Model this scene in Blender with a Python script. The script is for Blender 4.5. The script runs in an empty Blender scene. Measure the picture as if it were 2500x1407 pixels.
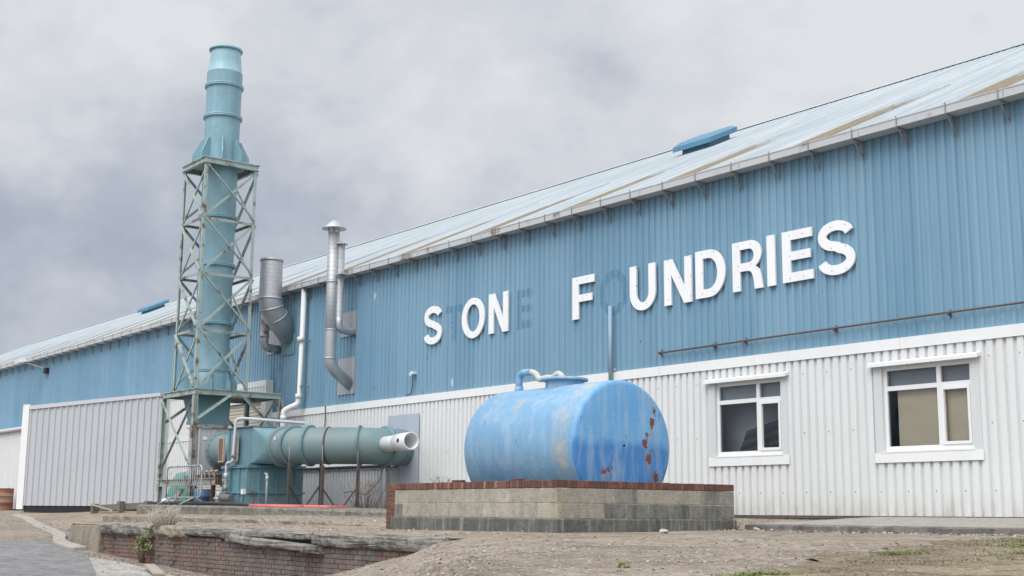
import bpy, bmesh, math, random
from mathutils import Vector as V, Matrix, noise as mnoise
from mathutils.geometry import tessellate_polygon
random.seed(7)
R=math.radians; PI=math.pi
sc=bpy.context.scene; COL=sc.collection
# ---------------------------------------------------------------- helpers: objects
def tag(o,label=None,cat=None,group=None,kind=None):
    if label:o['label']=label
    if cat:o['category']=cat
    if group:o['group']=group
    if kind:o['kind']=kind
    return o
def thing(name,loc,label,cat,group=None):
    o=bpy.data.objects.new(name,None);COL.objects.link(o);o.location=loc
    o.empty_display_size=.2
    return tag(o,label,cat,group)
class MB:
    def __init__(s):s.v=[];s.f=[];s.m=[];s.sm=[]
    def add(s,vs,fs,m=0,smooth=False):
        b=len(s.v);s.v+=[tuple(p) for p in vs]
        for f in fs:s.f.append([i+b for i in f]);s.m.append(m);s.sm.append(smooth)
        return s
    def hexa(s,p,m=0):   # 8 points: bottom ring 0-3, top ring 4-7
        return s.add(p,[(3,2,1,0),(4,5,6,7),(0,1,5,4),(1,2,6,5),(2,3,7,6),(3,0,4,7)],m)
    def box(s,x0,x1,y0,y1,z0,z1,m=0):
        return s.hexa([(x0,y0,z0),(x1,y0,z0),(x1,y1,z0),(x0,y1,z0),(x0,y0,z1),(x1,y0,z1),(x1,y1,z1),(x0,y1,z1)],m)
    def frame(s,a,b,up):
        d=(V(b)-V(a)).normalized();u=V(up)
        if abs(d.dot(u))>.98:u=V((1,0,0)) if abs(d.x)<.9 else V((0,1,0))
        sd=d.cross(u).normalized();return d,sd,sd.cross(d)
    def prof(s,a,b,pts,up=(0,0,1),m=0,smooth=False,closed=True):
        a=V(a);b=V(b);d,sd,u=s.frame(a,b,up);n=len(pts)
        vs=[a+sd*x+u*y for x,y in pts]+[b+sd*x+u*y for x,y in pts]
        fs=[(i,(i+1)%n,n+(i+1)%n,n+i) for i in range(n)]
        fs+=[tuple(range(n-1,-1,-1)),tuple(range(n,2*n))]
        return s.add(vs,fs,m,smooth)
    def bar(s,a,b,w,h,up=(0,0,1),m=0):
        return s.prof(a,b,[(-w/2,-h/2),(w/2,-h/2),(w/2,h/2),(-w/2,h/2)],up,m)
    def ell(s,a,b,w,t,sx=1,sy=1,up=(0,0,1),m=0):  # angle section
        p=[(0,0),(w*sx,0),(w*sx,t*sy),(t*sx,t*sy),(t*sx,w*sy),(0,w*sy)]
        if sx*sy<0:p=p[::-1]
        return s.prof(a,b,p,up,m)
    def chan(s,a,b,w,h,t,up=(0,0,1),m=0):  # I section
        w/=2;h/=2
        return s.prof(a,b,[(-w,-h),(w,-h),(w,-h+t),(t/2,-h+t),(t/2,h-t),(w,h-t),(w,h),(-w,h),(-w,h-t),(-t/2,h-t),(-t/2,-h+t),(-w,-h+t)],up,m)
    def rings(s,rs,n=24,m=0,caps=(True,True),smooth=True,up=(0,0,1)):  # rs: (centre, axis, radius)
        vs=[];k=len(rs);prev=None
        for c,ax,r in rs:
            ax=V(ax).normalized()
            if prev is None:
                u=V(up)
                if abs(ax.dot(u))>.95:u=V((1,0,0))
            else:u=prev
            e1=(u-ax*u.dot(ax)).normalized();e2=ax.cross(e1);prev=e1
            for i in range(n):
                t=2*PI*i/n;vs.append(V(c)+e1*(r*math.cos(t))+e2*(r*math.sin(t)))
        fs=[]
        for j in range(k-1):
            for i in range(n):
                i2=(i+1)%n;fs.append((j*n+i,j*n+i2,(j+1)*n+i2,(j+1)*n+i))
        s.add(vs,fs,m,smooth)
        b=len(s.v)-len(vs)
        if caps[0]:s.f.append([b+i for i in range(n-1,-1,-1)]);s.m.append(m);s.sm.append(False)
        if caps[1]:s.f.append([b+(k-1)*n+i for i in range(n)]);s.m.append(m);s.sm.append(False)
        return s
    def cyl(s,a,b,r,n=20,m=0,r2=None,caps=(True,True)):
        ax=V(b)-V(a);return s.rings([(a,ax,r),(b,ax,r if r2 is None else r2)],n,m,caps)
    def tube(s,pts,r,n=12,m=0,caps=(True,True)):
        pts=[V(p) for p in pts];rs=[]
        for i,p in enumerate(pts):
            a=pts[max(i-1,0)];b=pts[min(i+1,len(pts)-1)]
            if 0<i<len(pts)-1:ax=(p-a).normalized()+(b-p).normalized()
            else:ax=b-a
            rs.append((p,ax,r[i] if isinstance(r,(list,tuple)) else r))
        return s.rings(rs,n,m,caps)
    def rev(s,o,ax,prof,n=32,m=0,caps=(True,True)):  # prof (t,r) along axis
        o=V(o);ax=V(ax).normalized();return s.rings([(o+ax*t,ax,r) for t,r in prof],n,m,caps)
    def poly(s,loops,o,ux,uy,dep,m=0,mside=None):   # extruded outline with holes; dep = vector
        o=V(o);ux=V(ux);uy=V(uy);dep=V(dep)
        L=[[V((x,y,0)) for x,y in l] for l in loops];flat=[p for l in L for p in l]
        tri=tessellate_polygon(L);n=len(flat)
        vs=[o+ux*p.x+uy*p.y for p in flat];vs2=[p+dep for p in vs]
        s.add(vs,[tuple(t) for t in tri],m);s.add(vs2,[tuple(reversed(t)) for t in tri],m)
        k=0;ms=m if mside is None else mside
        for l in loops:
            q=len(l);idx=[(k+i,k+(i+1)%q) for i in range(q)]
            for a,b in idx:s.add([vs[a],vs[b],vs2[b],vs2[a]],[(0,1,2,3)],ms)
            k+=q
        return s
    def build(s,name,mats,parent=None,fix=True,bevel=0):
        me=bpy.data.meshes.new(name);off=V((0,0,0))
        if parent is not None:
            q=parent
            while q is not None:off+=V(q.location);q=q.parent
        me.from_pydata([tuple(V(p)-off) for p in s.v],[],s.f)
        if not isinstance(mats,(list,tuple)):mats=[mats]
        for x in mats:me.materials.append(x)
        me.polygons.foreach_set('material_index',s.m);me.polygons.foreach_set('use_smooth',s.sm)
        if fix:
            bm=bmesh.new();bm.from_mesh(me);bmesh.ops.recalc_face_normals(bm,faces=bm.faces);bm.to_mesh(me);bm.free()
        me.update()
        o=bpy.data.objects.new(name,me);COL.objects.link(o)
        if parent is not None:o.parent=parent
        if bevel:
            b=o.modifiers.new('Bevel','BEVEL');b.width=bevel;b.segments=2;b.limit_method='ANGLE';b.angle_limit=R(40)
        return o
def arc(c,u,w,r,a0,a1,n=8):
    c=V(c);u=V(u);w=V(w)
    return [c+u*(r*math.cos(a0+(a1-a0)*i/n))+w*(r*math.sin(a0+(a1-a0)*i/n)) for i in range(n+1)]
def bend(pts,rad,n=6):   # round the corners of a polyline
    pts=[V(p) for p in pts];out=[pts[0]]
    for i in range(1,len(pts)-1):
        p=pts[i];a=(pts[i-1]-p);b=(pts[i+1]-p);r=min(rad,a.length*.48,b.length*.48)
        p0=p+a.normalized()*r;p1=p+b.normalized()*r
        for k in range(n+1):
            t=k/n;out.append(p0*(1-t)**2+p*(2*t*(1-t))+p1*t*t)
    out.append(pts[-1]);return out
# ---------------------------------------------------------------- helpers: materials
class NT:
    def __init__(s,name):
        s.mat=bpy.data.materials.new(name);s.mat.use_nodes=True;s.t=s.mat.node_tree;s.n=s.t.nodes
        s.b=s.n['Principled BSDF'];g=s.n.new('ShaderNodeNewGeometry');s.P=g.outputs['Position'];s.N=g.outputs['Normal']
        sp=s.n.new('ShaderNodeSeparateXYZ');s.lk(s.P,sp.inputs[0]);s.x,s.y,s.z=sp.outputs
    def lk(s,a,b):s.t.links.new(a,b)
    def put(s,i,v):
        if hasattr(v,'is_output'):s.lk(v,i)
        elif isinstance(v,(tuple,list)) and i.type=='RGBA':i.default_value=(*v[:3],1)
        else:i.default_value=v
    def math(s,op,a,b=0,c=None,clamp=False):
        m=s.n.new('ShaderNodeMath');m.operation=op;m.use_clamp=clamp;s.put(m.inputs[0],a);s.put(m.inputs[1],b)
        if c is not None:s.put(m.inputs[2],c)
        return m.outputs[0]
    def vec(s,x,y,z):
        m=s.n.new('ShaderNodeCombineXYZ');s.put(m.inputs[0],x);s.put(m.inputs[1],y);s.put(m.inputs[2],z);return m.outputs[0]
    def sv(s,sc):   # scaled position
        m=s.n.new('ShaderNodeVectorMath');m.operation='MULTIPLY';s.lk(s.P,m.inputs[0]);m.inputs[1].default_value=sc;return m.outputs[0]
    def noise(s,scale=1,vec=None,detail=4,rough=.55,dist=0):
        m=s.n.new('ShaderNodeTexNoise');s.lk(vec if vec is not None else s.P,m.inputs['Vector'])
        m.inputs['Scale'].default_value=scale;m.inputs['Detail'].default_value=detail;m.inputs['Roughness'].default_value=rough
        m.inputs['Distortion'].default_value=dist;return m.outputs['Fac']
    def voro(s,scale=1,vec=None,feat='F1',out='Distance'):
        m=s.n.new('ShaderNodeTexVoronoi');m.feature=feat;s.lk(vec if vec is not None else s.P,m.inputs['Vector'])
        m.inputs['Scale'].default_value=scale;return m.outputs[out]
    def white(s,v):
        m=s.n.new('ShaderNodeTexWhiteNoise');m.noise_dimensions='1D';s.put(m.inputs['W'],v);return m.outputs['Value']
    def rmp(s,v,a,b,c=0,d=1):
        m=s.n.new('ShaderNodeMapRange');m.clamp=True;s.put(m.inputs[0],v)
        for i,q in enumerate((a,b,c,d)):m.inputs[i+1].default_value=q
        return m.outputs[0]
    def mix(s,f,a,b,bt='MIX'):
        m=s.n.new('ShaderNodeMix');m.data_type='RGBA';m.blend_type=bt;m.clamp_factor=True
        s.put(m.inputs[0],f);s.put(m.inputs[6],a);s.put(m.inputs[7],b);return m.outputs[2]
    def gray(s,v):
        m=s.n.new('ShaderNodeCombineColor');
        for i in range(3):s.put(m.inputs[i],v)
        return m.outputs[0]
    def rect(s,x0,x1,z0,z1,x,z):
        f=s.math('MULTIPLY',s.math('GREATER_THAN',x,x0),s.math('LESS_THAN',x,x1))
        g=s.math('MULTIPLY',s.math('GREATER_THAN',z,z0),s.math('LESS_THAN',z,z1));return s.math('MULTIPLY',f,g)
    def bump(s,h,st=.3,d=.02):
        m=s.n.new('ShaderNodeBump');m.inputs['Strength'].default_value=st;m.inputs['Distance'].default_value=d
        s.lk(h,m.inputs['Height']);s.lk(m.outputs[0],s.b.inputs['Normal'])
    def end(s,col,rough=.6,metal=0,spec=.5):
        s.put(s.b.inputs['Base Color'],col);s.put(s.b.inputs['Roughness'],rough);s.put(s.b.inputs['Metallic'],metal)
        s.b.inputs['Specular IOR Level'].default_value=spec;return s.mat
RUST=(.095,.045,.028);RUST2=(.165,.085,.05)
def M(name,col,rough=.6,metal=0,var=.14,vs=1.2,streak=0,scol=None,ss=(5,5,.35),rust=0,rs=2.2,bump=0,bs=40,spec=.5,grime=0):
    t=NT(name);c=t.mix(t.noise(vs,detail=6),tuple(q*(1-var) for q in col),tuple(min(1,q*(1+var)) for q in col))
    c=t.mix(t.rmp(t.noise(vs*9,detail=5),.35,.75,0,.5*var/.14*.35),c,tuple(q*.6 for q in col))
    if streak:
        c=t.mix(t.rmp(t.noise(1,t.sv(ss),6,.6),.45,.75,0,streak),c,scol or tuple(q*.55 for q in col))
    if grime:
        c=t.mix(t.rmp(t.noise(.7,detail=8,rough=.65),.42,.72,0,grime),c,(.09,.075,.06))
    if rust:
        n=t.noise(rs,detail=9,rough=.68)
        f=t.rmp(n,.62-rust*.25,.70-rust*.22)
        c=t.mix(t.rmp(n,.56-rust*.25,.66-rust*.24,0,.45),c,RUST2)
        c=t.mix(f,c,t.mix(t.noise(25),RUST,RUST2))
        metal=t.rmp(f,0,1,metal,0) if metal else 0
        rough=t.rmp(f,0,1,rough,.9)
    if bump:t.bump(t.noise(bs,detail=6),bump,.02)
    return t.end(c,rough,metal,spec)

# blue cladding, with tone from sheet to sheet, wash streaks, scuffs and the ghost marks of lost letters
def blue_cladding():
    t=NT('blue_cladding');base=(.118,.262,.400)
    sheet=t.white(t.math('FLOOR',t.math('DIVIDE',t.x,.94)))
    c=t.mix(sheet,(.142,.272,.378),(.192,.328,.428))
    c=t.mix(t.rmp(t.noise(.35,detail=5),.35,.7,0,.55),c,(.20,.345,.445))
    st=t.noise(1,t.sv((9,9,.25)),6,.65)
    c=t.mix(t.rmp(st,.5,.78,0,.45),c,(.27,.41,.49))
    c=t.mix(t.rmp(t.noise(1,t.sv((7,7,.16)),6,.6),.56,.8,0,.5),c,(.10,.20,.29))
    # ghosts of the fallen letters
    w=t.noise(9,detail=3);xx=t.math('ADD',t.x,t.rmp(w,0,1,-.04,.04));zz=t.math('ADD',t.z,t.rmp(t.noise(7,detail=3),0,1,-.05,.05))
    rs=[(-27.65,-26.91,5.14,5.33),(-27.37,-27.17,4.40,5.2),(-24.6,-24.40,4.41,5.36),(-24.6,-24.0,5.17,5.36),(-24.6,-24.0,4.80,4.98),(-24.6,-24.0,4.41,4.60)]
    g=None
    for r in rs:
        q=t.rect(*r,xx,zz);g=q if g is None else t.math('MAXIMUM',g,q)
    ex=t.math('DIVIDE',t.math('ADD',xx,21.1),.47);ez=t.math('DIVIDE',t.math('SUBTRACT',zz,4.87),.50)
    rr=t.math('SQRT',t.math('ADD',t.math('MULTIPLY',ex,ex),t.math('MULTIPLY',ez,ez)))
    ring=t.math('MULTIPLY',t.math('GREATER_THAN',rr,.62),t.math('LESS_THAN',rr,1.02));g=t.math('MAXIMUM',g,ring)
    out=t.math('LESS_THAN',t.y,-.028)
    g=t.math('MULTIPLY',g,t.math('MULTIPLY_ADD',out,.6,.4))
    c=t.mix(t.math('MULTIPLY',g,t.rmp(t.noise(14,detail=4),.3,.6,.6,.95)),c,(.085,.20,.30))
    lap=t.math('LESS_THAN',t.math('FRACT',t.math('DIVIDE',t.x,.95)),.012);c=t.mix(t.math('MULTIPLY',lap,.55),c,(.06,.14,.21))
    fx=t.math('LESS_THAN',t.math('ABSOLUTE',t.math('SUBTRACT',t.math('FRACT',t.math('DIVIDE',t.x,.57)),.5)),.02);sc_=None
    for z in(3.2,4.28,5.62,6.4):
        q=t.math('LESS_THAN',t.math('ABSOLUTE',t.math('SUBTRACT',t.z,z)),.013);sc_=q if sc_ is None else t.math('MAXIMUM',sc_,q)
    c=t.mix(t.math('MULTIPLY',t.math('MULTIPLY',sc_,fx),.8),c,(.07,.09,.11))
    c=t.mix(t.math('MULTIPLY',t.rmp(t.noise(1,t.sv((2.6,2.6,.12)),6,.7),.55,.75,0,.45),t.rmp(t.z,4.2,6.8,0,1)),c,(.13,.17,.20))
    # pale scuffs and droppings
    vo=t.voro(1,t.sv((.9,.9,.42)));c=t.mix(t.rmp(t.math('ADD',vo,t.rmp(t.noise(22,detail=3),0,1,-.05,.05)),.035,.05,.8,0),c,(.6,.66,.68))
    vo=t.voro(1,t.sv((1.7,1.7,1.1)));c=t.mix(t.rmp(vo,.03,.045,.7,0),c,(.03,.05,.07))
    # sooty stain by the flues
    c=t.mix(t.math('MULTIPLY',t.rect(-37.6,-36.2,3.1,4.6,xx,zz),t.rmp(t.noise(1,t.sv((3,3,.8)),6),.46,.7,0,.6)),c,(.03,.05,.075))
    return t.end(c,.5,0,.4)
def white_cladding():
    t=NT('white_cladding');c=t.mix(t.noise(.8,detail=6),(.625,.635,.63),(.685,.695,.69))
    c=t.mix(t.rmp(t.noise(1,t.sv((6,6,.3)),6,.6),.5,.8,0,.3),c,(.52,.52,.49))
    c=t.mix(t.rmp(t.noise(2.2,detail=9,rough=.7),.58,.8,0,.35),c,(.50,.48,.43))
    sp=t.math('MULTIPLY',t.rmp(t.z,.0,.42,1,0),t.rmp(t.noise(1,t.sv((3,3,1.5)),8,.7),.36,.66,0,.75));c=t.mix(sp,c,(.42,.37,.30))
    fx=t.math('ABSOLUTE',t.math('SUBTRACT',t.math('FRACT',t.math('DIVIDE',t.x,.555)),.5))
    sc_=None
    for z in(.42,1.52,2.62):
        q=t.math('LESS_THAN',t.math('ABSOLUTE',t.math('SUBTRACT',t.z,z)),.014);sc_=q if sc_ is None else t.math('MAXIMUM',sc_,q)
    c=t.mix(t.math('MULTIPLY',t.math('MULTIPLY',sc_,t.math('LESS_THAN',fx,.022)),.75),c,(.12,.10,.085))
    return t.end(c,.5,0,.4)
def stained(name,c1,c2,pale):
    t=NT(name);c=t.mix(t.noise(1.8,detail=7),c1,c2)
    c=t.mix(t.rmp(t.noise(1,t.sv((10,10,.9)),6,.65),.50,.68,0,.75),c,pale)
    c=t.mix(t.rmp(t.noise(1.1,detail=8,rough=.7),.52,.7,0,.7),c,(.25,.235,.19))
    c=t.mix(t.rmp(t.noise(14,detail=6,rough=.7),.55,.75,0,.7),c,tuple(q*.5 for q in c1))
    t.bump(t.noise(20,detail=8,rough=.7),.8,.03);return t.end(c,.95,0,.15)
def coping_mat(name,c1,c2,dk):
    t=NT(name);c=t.mix(t.noise(1.1,detail=8,rough=.65),c1,c2)
    c=t.mix(t.rmp(t.noise(1,t.sv((1.3,6,26)),8,.7),.48,.62,0,.85),c,dk)
    c=t.mix(t.rmp(t.noise(3.5,detail=9,rough=.75),.50,.66,0,.85),c,dk)
    c=t.mix(t.rmp(t.noise(1,t.sv((5,3,1)),8,.7),.56,.68,0,.8),c,(.47,.45,.41))
    c=t.mix(t.rmp(t.voro(3.2),.04,.07,.9,0),c,(.02,.02,.02))
    t.bump(t.math('ADD',t.noise(11,detail=9,rough=.75),t.noise(1,t.sv((2,8,40)),6,.7)),1,.05);return t.end(c,.95,0,.12)
def letter_mat():
    t=NT('white_letter_face');c=t.mix(t.noise(1.5,detail=5),(.78,.785,.79),(.83,.835,.84))
    c=t.mix(t.rmp(t.noise(1,t.sv((7,7,.5)),6,.65),.5,.75,0,.45),c,(.60,.60,.57))
    fx=t.math('SUBTRACT',t.math('FRACT',t.math('DIVIDE',t.x,.33)),.5);m=None
    for z in(4.47,4.9,5.3):
        a=t.math('MULTIPLY',fx,.33);b=t.math('SUBTRACT',t.z,z);q=t.math('LESS_THAN',t.math('ADD',t.math('MULTIPLY',a,a),t.math('MULTIPLY',b,b)),.00022);m=q if m is None else t.math('MAXIMUM',m,q)
    c=t.mix(t.math('MULTIPLY',m,.8),c,(.25,.23,.2));return t.end(c,.45,0,.4)
def roof_mat():
    t=NT('weathered_roof_sheet');c=t.mix(t.noise(.25,detail=5),(.30,.345,.372),(.385,.42,.44))
    c=t.mix(t.rmp(t.noise(1,t.sv((6,.22,.4)),7,.65),.48,.66,0,.75),c,(.52,.55,.57))
    c=t.mix(t.rmp(t.noise(1,t.sv((4,.3,.4)),7,.7),.55,.72,0,.7),c,(.25,.335,.395))
    c=t.mix(t.rmp(t.noise(1,t.sv((3,.12,.4)),7,.7),.6,.75,0,.5),c,(.30,.265,.21))
    return t.end(c,.85,0,.12)
def rooflight_mat():
    t=NT('mossy_rooflight_sheet');n=t.noise(1,t.sv((3.2,.8,.8)),9,.75)
    c=t.mix(t.noise(9,detail=8,rough=.7),(.17,.14,.095),(.32,.275,.205))
    edge=t.rmp(t.y,1.2,5.4,-.10,.36);c=t.mix(t.rmp(t.math('SUBTRACT',n,edge),.32,.44,1,0),c,(.33,.385,.42))
    t.bump(t.noise(30,detail=6),.6,.03);return t.end(c,.9,0,.2)
def galv(name,axis='z',dirt=.4,per=.13,rust=0):
    t=NT(name);a={'x':t.x,'y':t.y,'z':t.z}[axis]
    c=t.mix(t.voro(28,out='Color'),(.36,.38,.40),(.52,.54,.56));c=t.mix(.55,c,(.44,.46,.48))
    c=t.mix(t.rmp(t.noise(1.6,detail=7,rough=.65),.45,.75,0,dirt),c,(.20,.20,.19))
    c=t.mix(t.rmp(t.noise(1,t.sv((8,8,.6)),6),.5,.75,0,.35),c,(.62,.64,.66))
    if per:
        fr=t.math('FRACT',t.math('DIVIDE',t.math('ADD',a,t.math('MULTIPLY',t.x,.12)),per));ln=t.math('LESS_THAN',fr,.11)
        c=t.mix(t.math('MULTIPLY',ln,.35),c,(.2,.21,.22));t.bump(ln,.5,.012)
    m=.55
    if rust:
        f=t.rmp(t.noise(2.5,detail=8,rough=.7),.62-rust*.3,.72-rust*.3);c=t.mix(f,c,RUST2);m=t.rmp(f,0,1,.55,0)
    return t.end(c,.48,m)
def tank_mat():
    t=NT('faded_blue_tank_paint')
    end=t.rmp(t.x,-15.075,-15.045)
    body=t.mix(t.noise(.9,detail=6),(.125,.290,.480),(.225,.400,.555))
    face=t.mix(t.noise(1.1,detail=6),(.095,.300,.585),(.165,.395,.65))
    # darker, stronger blue on the lower half of the end, with a wavy upper edge
    edge_z=t.math('ADD',t.z,t.rmp(t.noise(1.6,detail=5),0,1,-.22,.22))
    face=t.mix(t.rmp(edge_z,1.02,1.16,.75,0),face,(.028,.165,.46))
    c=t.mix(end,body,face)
    c=t.mix(t.rmp(t.noise(1,t.sv((5,7,.9)),7,.65),.47,.76,0,.65),c,(.40,.50,.58))
    c=t.mix(t.rmp(t.noise(1,t.sv((2.2,2.2,.7)),8,.7),.57,.72,0,.75),c,(.42,.43,.40))
    seam=t.rmp(t.math('ABSOLUTE',t.math('ADD',t.x,15.34)),.0,.30,1,0)
    c=t.mix(t.math('MULTIPLY',t.math('MULTIPLY',seam,t.math('SUBTRACT',1,end)),t.rmp(t.noise(1,t.sv((3,3,1.6)),8,.7),.42,.62,0,.95)),c,(.45,.43,.37))
    c=t.mix(t.rmp(t.noise(1,t.sv((14,14,3)),4,.6),.64,.70,0,.55),c,(.05,.13,.27))
    c=t.mix(t.rmp(t.voro(2.1),.02,.035,.9,0),c,(.05,.06,.08))
    # rust sores on the end plate with their runs
    wy=t.math('ADD',t.y,t.rmp(t.noise(17,detail=7,rough=.75),0,1,-.13,.13));wz=t.math('ADD',t.z,t.rmp(t.noise(11,detail=5,rough=.7),0,1,-.14,.14))
    run=None;sore=None
    for (y,z,a,b,l) in ((-4.70,1.63,.035,.09,.12),(-4.76,1.44,.075,.105,.42),(-4.87,1.24,.03,.07,.1),(-4.90,1.10,.055,.10,.28),(-4.96,1.12,.045,.05,.05),(-4.84,.865,.085,.115,.3),(-4.76,.99,.025,.03,.2),(-4.68,.56,.07,.13,.2),(-5.80,.64,.07,.08,.3),(-5.70,.68,.05,.045,.25),(-5.62,.72,.02,.05,.2),(-5.32,1.20,.018,.018,.2),(-4.58,1.56,.02,.04,.25)):
        a*=.72;b*=.76;dy=t.math('DIVIDE',t.math('SUBTRACT',wy,y),a);dz=t.math('DIVIDE',t.math('SUBTRACT',wz,z),b)
        q=t.math('LESS_THAN',t.math('ADD',t.math('MULTIPLY',dy,dy),t.math('MULTIPLY',dz,dz)),1)
        sore=q if sore is None else t.math('MAXIMUM',sore,q)
        u=t.math('MULTIPLY',t.rmp(t.math('ABSOLUTE',t.math('SUBTRACT',t.y,y)),a*.3,a*1.0,1,0),t.math('MULTIPLY',t.math('LESS_THAN',t.z,z),t.rmp(t.z,z-l-b,z-b*.5,0,1)))
        run=u if run is None else t.math('MAXIMUM',run,u)
    c=t.mix(t.math('MULTIPLY',t.math('MULTIPLY',run,end),.75),c,t.mix(t.noise(9,detail=4),(.36,.33,.26),(.30,.19,.09)))
    c=t.mix(t.math('MULTIPLY',sore,end),c,t.mix(t.noise(30,detail=4),(.11,.035,.02),(.22,.08,.045)))
    t.bump(t.noise(2.2,detail=4),.35,.06)
    return t.end(c,.5,0,.4)
def ground_mat(name,c1,c2,dark,speck=.5,moss=0,rough=.95,crack=0):
    t=NT(name);c=t.mix(t.rmp(t.noise(.45,detail=8,rough=.6),.35,.65),c1,c2)
    c=t.mix(t.rmp(t.noise(1,t.sv((.5,1.8,1)),9,.68),.5,.68,0,.85),c,dark)
    c=t.mix(t.rmp(t.noise(1,t.sv((.3,1.2,1)),9,.7,.8),.55,.66,0,.65),c,tuple(min(.6,q*1.35) for q in c2))
    c=t.mix(t.rmp(t.noise(.22,detail=6,rough=.6),.42,.58,0,.35),c,tuple(min(.6,q*1.28) for q in c2))
    c=t.mix(t.rmp(t.noise(3.5,detail=10,rough=.8),.44,.66,0,.8),c,tuple(q*.55 for q in dark))
    c=t.mix(t.rmp(t.noise(1,t.sv((.35,2.6,1)),9,.75),.56,.64,0,.55),c,(.10,.075,.055))
    for sc_,th,lo in((19,.72,1.0),(38,.62,.8)):
        st=t.voro(sc_,out='Color');sep=t.n.new('ShaderNodeSeparateColor');t.lk(st,sep.inputs[0]);d=t.voro(sc_)
        pe=t.math('MULTIPLY',t.math('GREATER_THAN',sep.outputs[0],th),t.math('LESS_THAN',d,.36))
        c=t.mix(t.math('MULTIPLY',pe,speck*lo),c,t.mix(sep.outputs[1],(.34,.30,.26),(.58,.53,.47)))
        dk=t.math('MULTIPLY',t.math('LESS_THAN',sep.outputs[0],.22),t.math('LESS_THAN',d,.4));c=t.mix(t.math('MULTIPLY',dk,speck*.8),c,tuple(q*.45 for q in dark))
    if moss:c=t.mix(t.rmp(t.noise(1.4,detail=8,rough=.7),.55,.7,0,moss),c,(.075,.068,.03))
    if crack:
        q=t.n.new('ShaderNodeVectorMath');q.operation='ADD';nv=t.n.new('ShaderNodeTexNoise');t.lk(t.P,nv.inputs['Vector']);nv.inputs['Scale'].default_value=1.6;nv.inputs['Detail'].default_value=6
        t.lk(t.P,q.inputs[0]);t.lk(nv.outputs['Color'],q.inputs[1]);vd=t.voro(.55,q.outputs[0],'DISTANCE_TO_EDGE')
        c=t.mix(t.rmp(vd,.0,.07,.55,0),c,(.46,.40,.33));c=t.mix(t.rmp(vd,.006,.016,.85,0),c,(.085,.07,.055))
    h=t.math('ADD',t.math('MULTIPLY',t.noise(18,detail=8,rough=.7),1),t.math('MULTIPLY',pe,.25));t.bump(h,.9,.03)
    return t.end(c,rough,0,.15)
def concrete(name,c1,c2,stain,sa=.7,bs=25):
    t=NT(name);c=t.mix(t.noise(1.3,detail=8,rough=.6),c1,c2)
    c=t.mix(t.rmp(t.noise(1,t.sv((3,3,.6)),8,.65),.45,.68,0,sa),c,stain)
    c=t.mix(t.rmp(t.noise(12,detail=7,rough=.7),.45,.75,0,.6),c,tuple(q*.6 for q in stain))
    c=t.mix(t.rmp(t.noise(4,detail=8,rough=.7),.62,.7,0,.5),c,tuple(min(.6,q*1.5) for q in c2))
    t.bump(t.noise(bs,detail=8,rough=.7),.8,.03);return t.end(c,.95,0,.15)

BLUE=blue_cladding();ROOF=roof_mat();RLITE=rooflight_mat();TANK=tank_mat()
WHITE=white_cladding()
WTRIM=M('white_trim',(.75,.755,.745),.45,var=.04,streak=.15,scol=(.55,.54,.5),spec=.4)
GREYC=M('grey_cladding',(.45,.465,.485),.5,var=.05,streak=.2,scol=(.33,.335,.34),ss=(4,4,.25))
GREYT=M('grey_trim',(.50,.51,.53),.5,var=.05)
GUTTER=M('grey_gutter_paint',(.47,.485,.49),.5,var=.08,streak=.25,scol=(.40,.38,.34),ss=(1.2,3,6),rust=.02,rs=1.1)
BRACK=M('bracket_steel',(.27,.27,.27),.6,.2,var=.2,rust=.08,rs=8)
LETTER=letter_mat()
GALV=galv('spiral_galvanised');GALVD=galv('dirty_spiral_galvanised',dirt=.75,rust=.42);GALVP=galv('plain_galvanised',per=0,dirt=.25)
PATCH=M('dull_patch_sheet',(.40,.42,.44),.45,.25,var=.1,streak=.4,scol=(.30,.31,.32))
PATCHT=M('green_patch_sheet',(.16,.29,.33),.6,var=.2,streak=.4)
PIPEW=M('white_pipe_plastic',(.70,.71,.71),.4,var=.05,streak=.3,scol=(.48,.47,.45),ss=(7,7,.5))
HOSEW=M('grubby_white_hose',(.52,.50,.45),.7,var=.15,vs=6,streak=.5,scol=(.34,.31,.26),ss=(9,9,4));PIPEG=M('pale_grey_pipe_plastic',(.47,.51,.54),.4,var=.06,streak=.2)
BLACKP=M('black_pipe_plastic',(.03,.03,.034),.5,var=.2)
REDH=M('red_hose',(.56,.12,.12),.5,var=.15)
STACK=M('teal_stack_paint',(.195,.36,.43),.42,var=.13,vs=.8,streak=.5,scol=(.27,.42,.47),ss=(6,6,.22),grime=.32)
STACKU=M('pale_teal_collar_paint',(.24,.41,.47),.42,var=.12,vs=2,streak=.5,scol=(.42,.55,.57),ss=(7,7,1.2))
TEAL=M('teal_plant_paint',(.12,.25,.295),.5,var=.15,streak=.5,scol=(.17,.29,.32),ss=(6,6,.4),grime=.4,rust=.02,rs=1.7)
DUCT=M('grimy_teal_duct_paint',(.165,.255,.275),.55,var=.16,vs=1.4,streak=.45,scol=(.27,.275,.255),ss=(2.5,2.5,.8),grime=.45)
STEEL=M('grey_green_steel_paint',(.315,.405,.385),.55,var=.2,streak=.5,scol=(.42,.43,.35),rust=.20,rs=3.2)
STEELR=M('rusting_steel_paint',(.32,.37,.34),.6,var=.2,rust=.36,rs=2.4)
DKSTEEL=M('dark_brown_steel',(.07,.058,.052),.65,var=.25)
GALVB=M('barrier_galvanised',(.42,.43,.44),.5,.4,var=.12,rust=.22,rs=6)
FANBOX=M('fan_box_sheet',(.46,.465,.50),.5,.1,var=.1,streak=.5,scol=(.24,.25,.28),grime=.15)
BROWN=M('brown_hatch_cover',(.20,.095,.06),.7,var=.2,streak=.4,scol=(.12,.07,.05))
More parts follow.
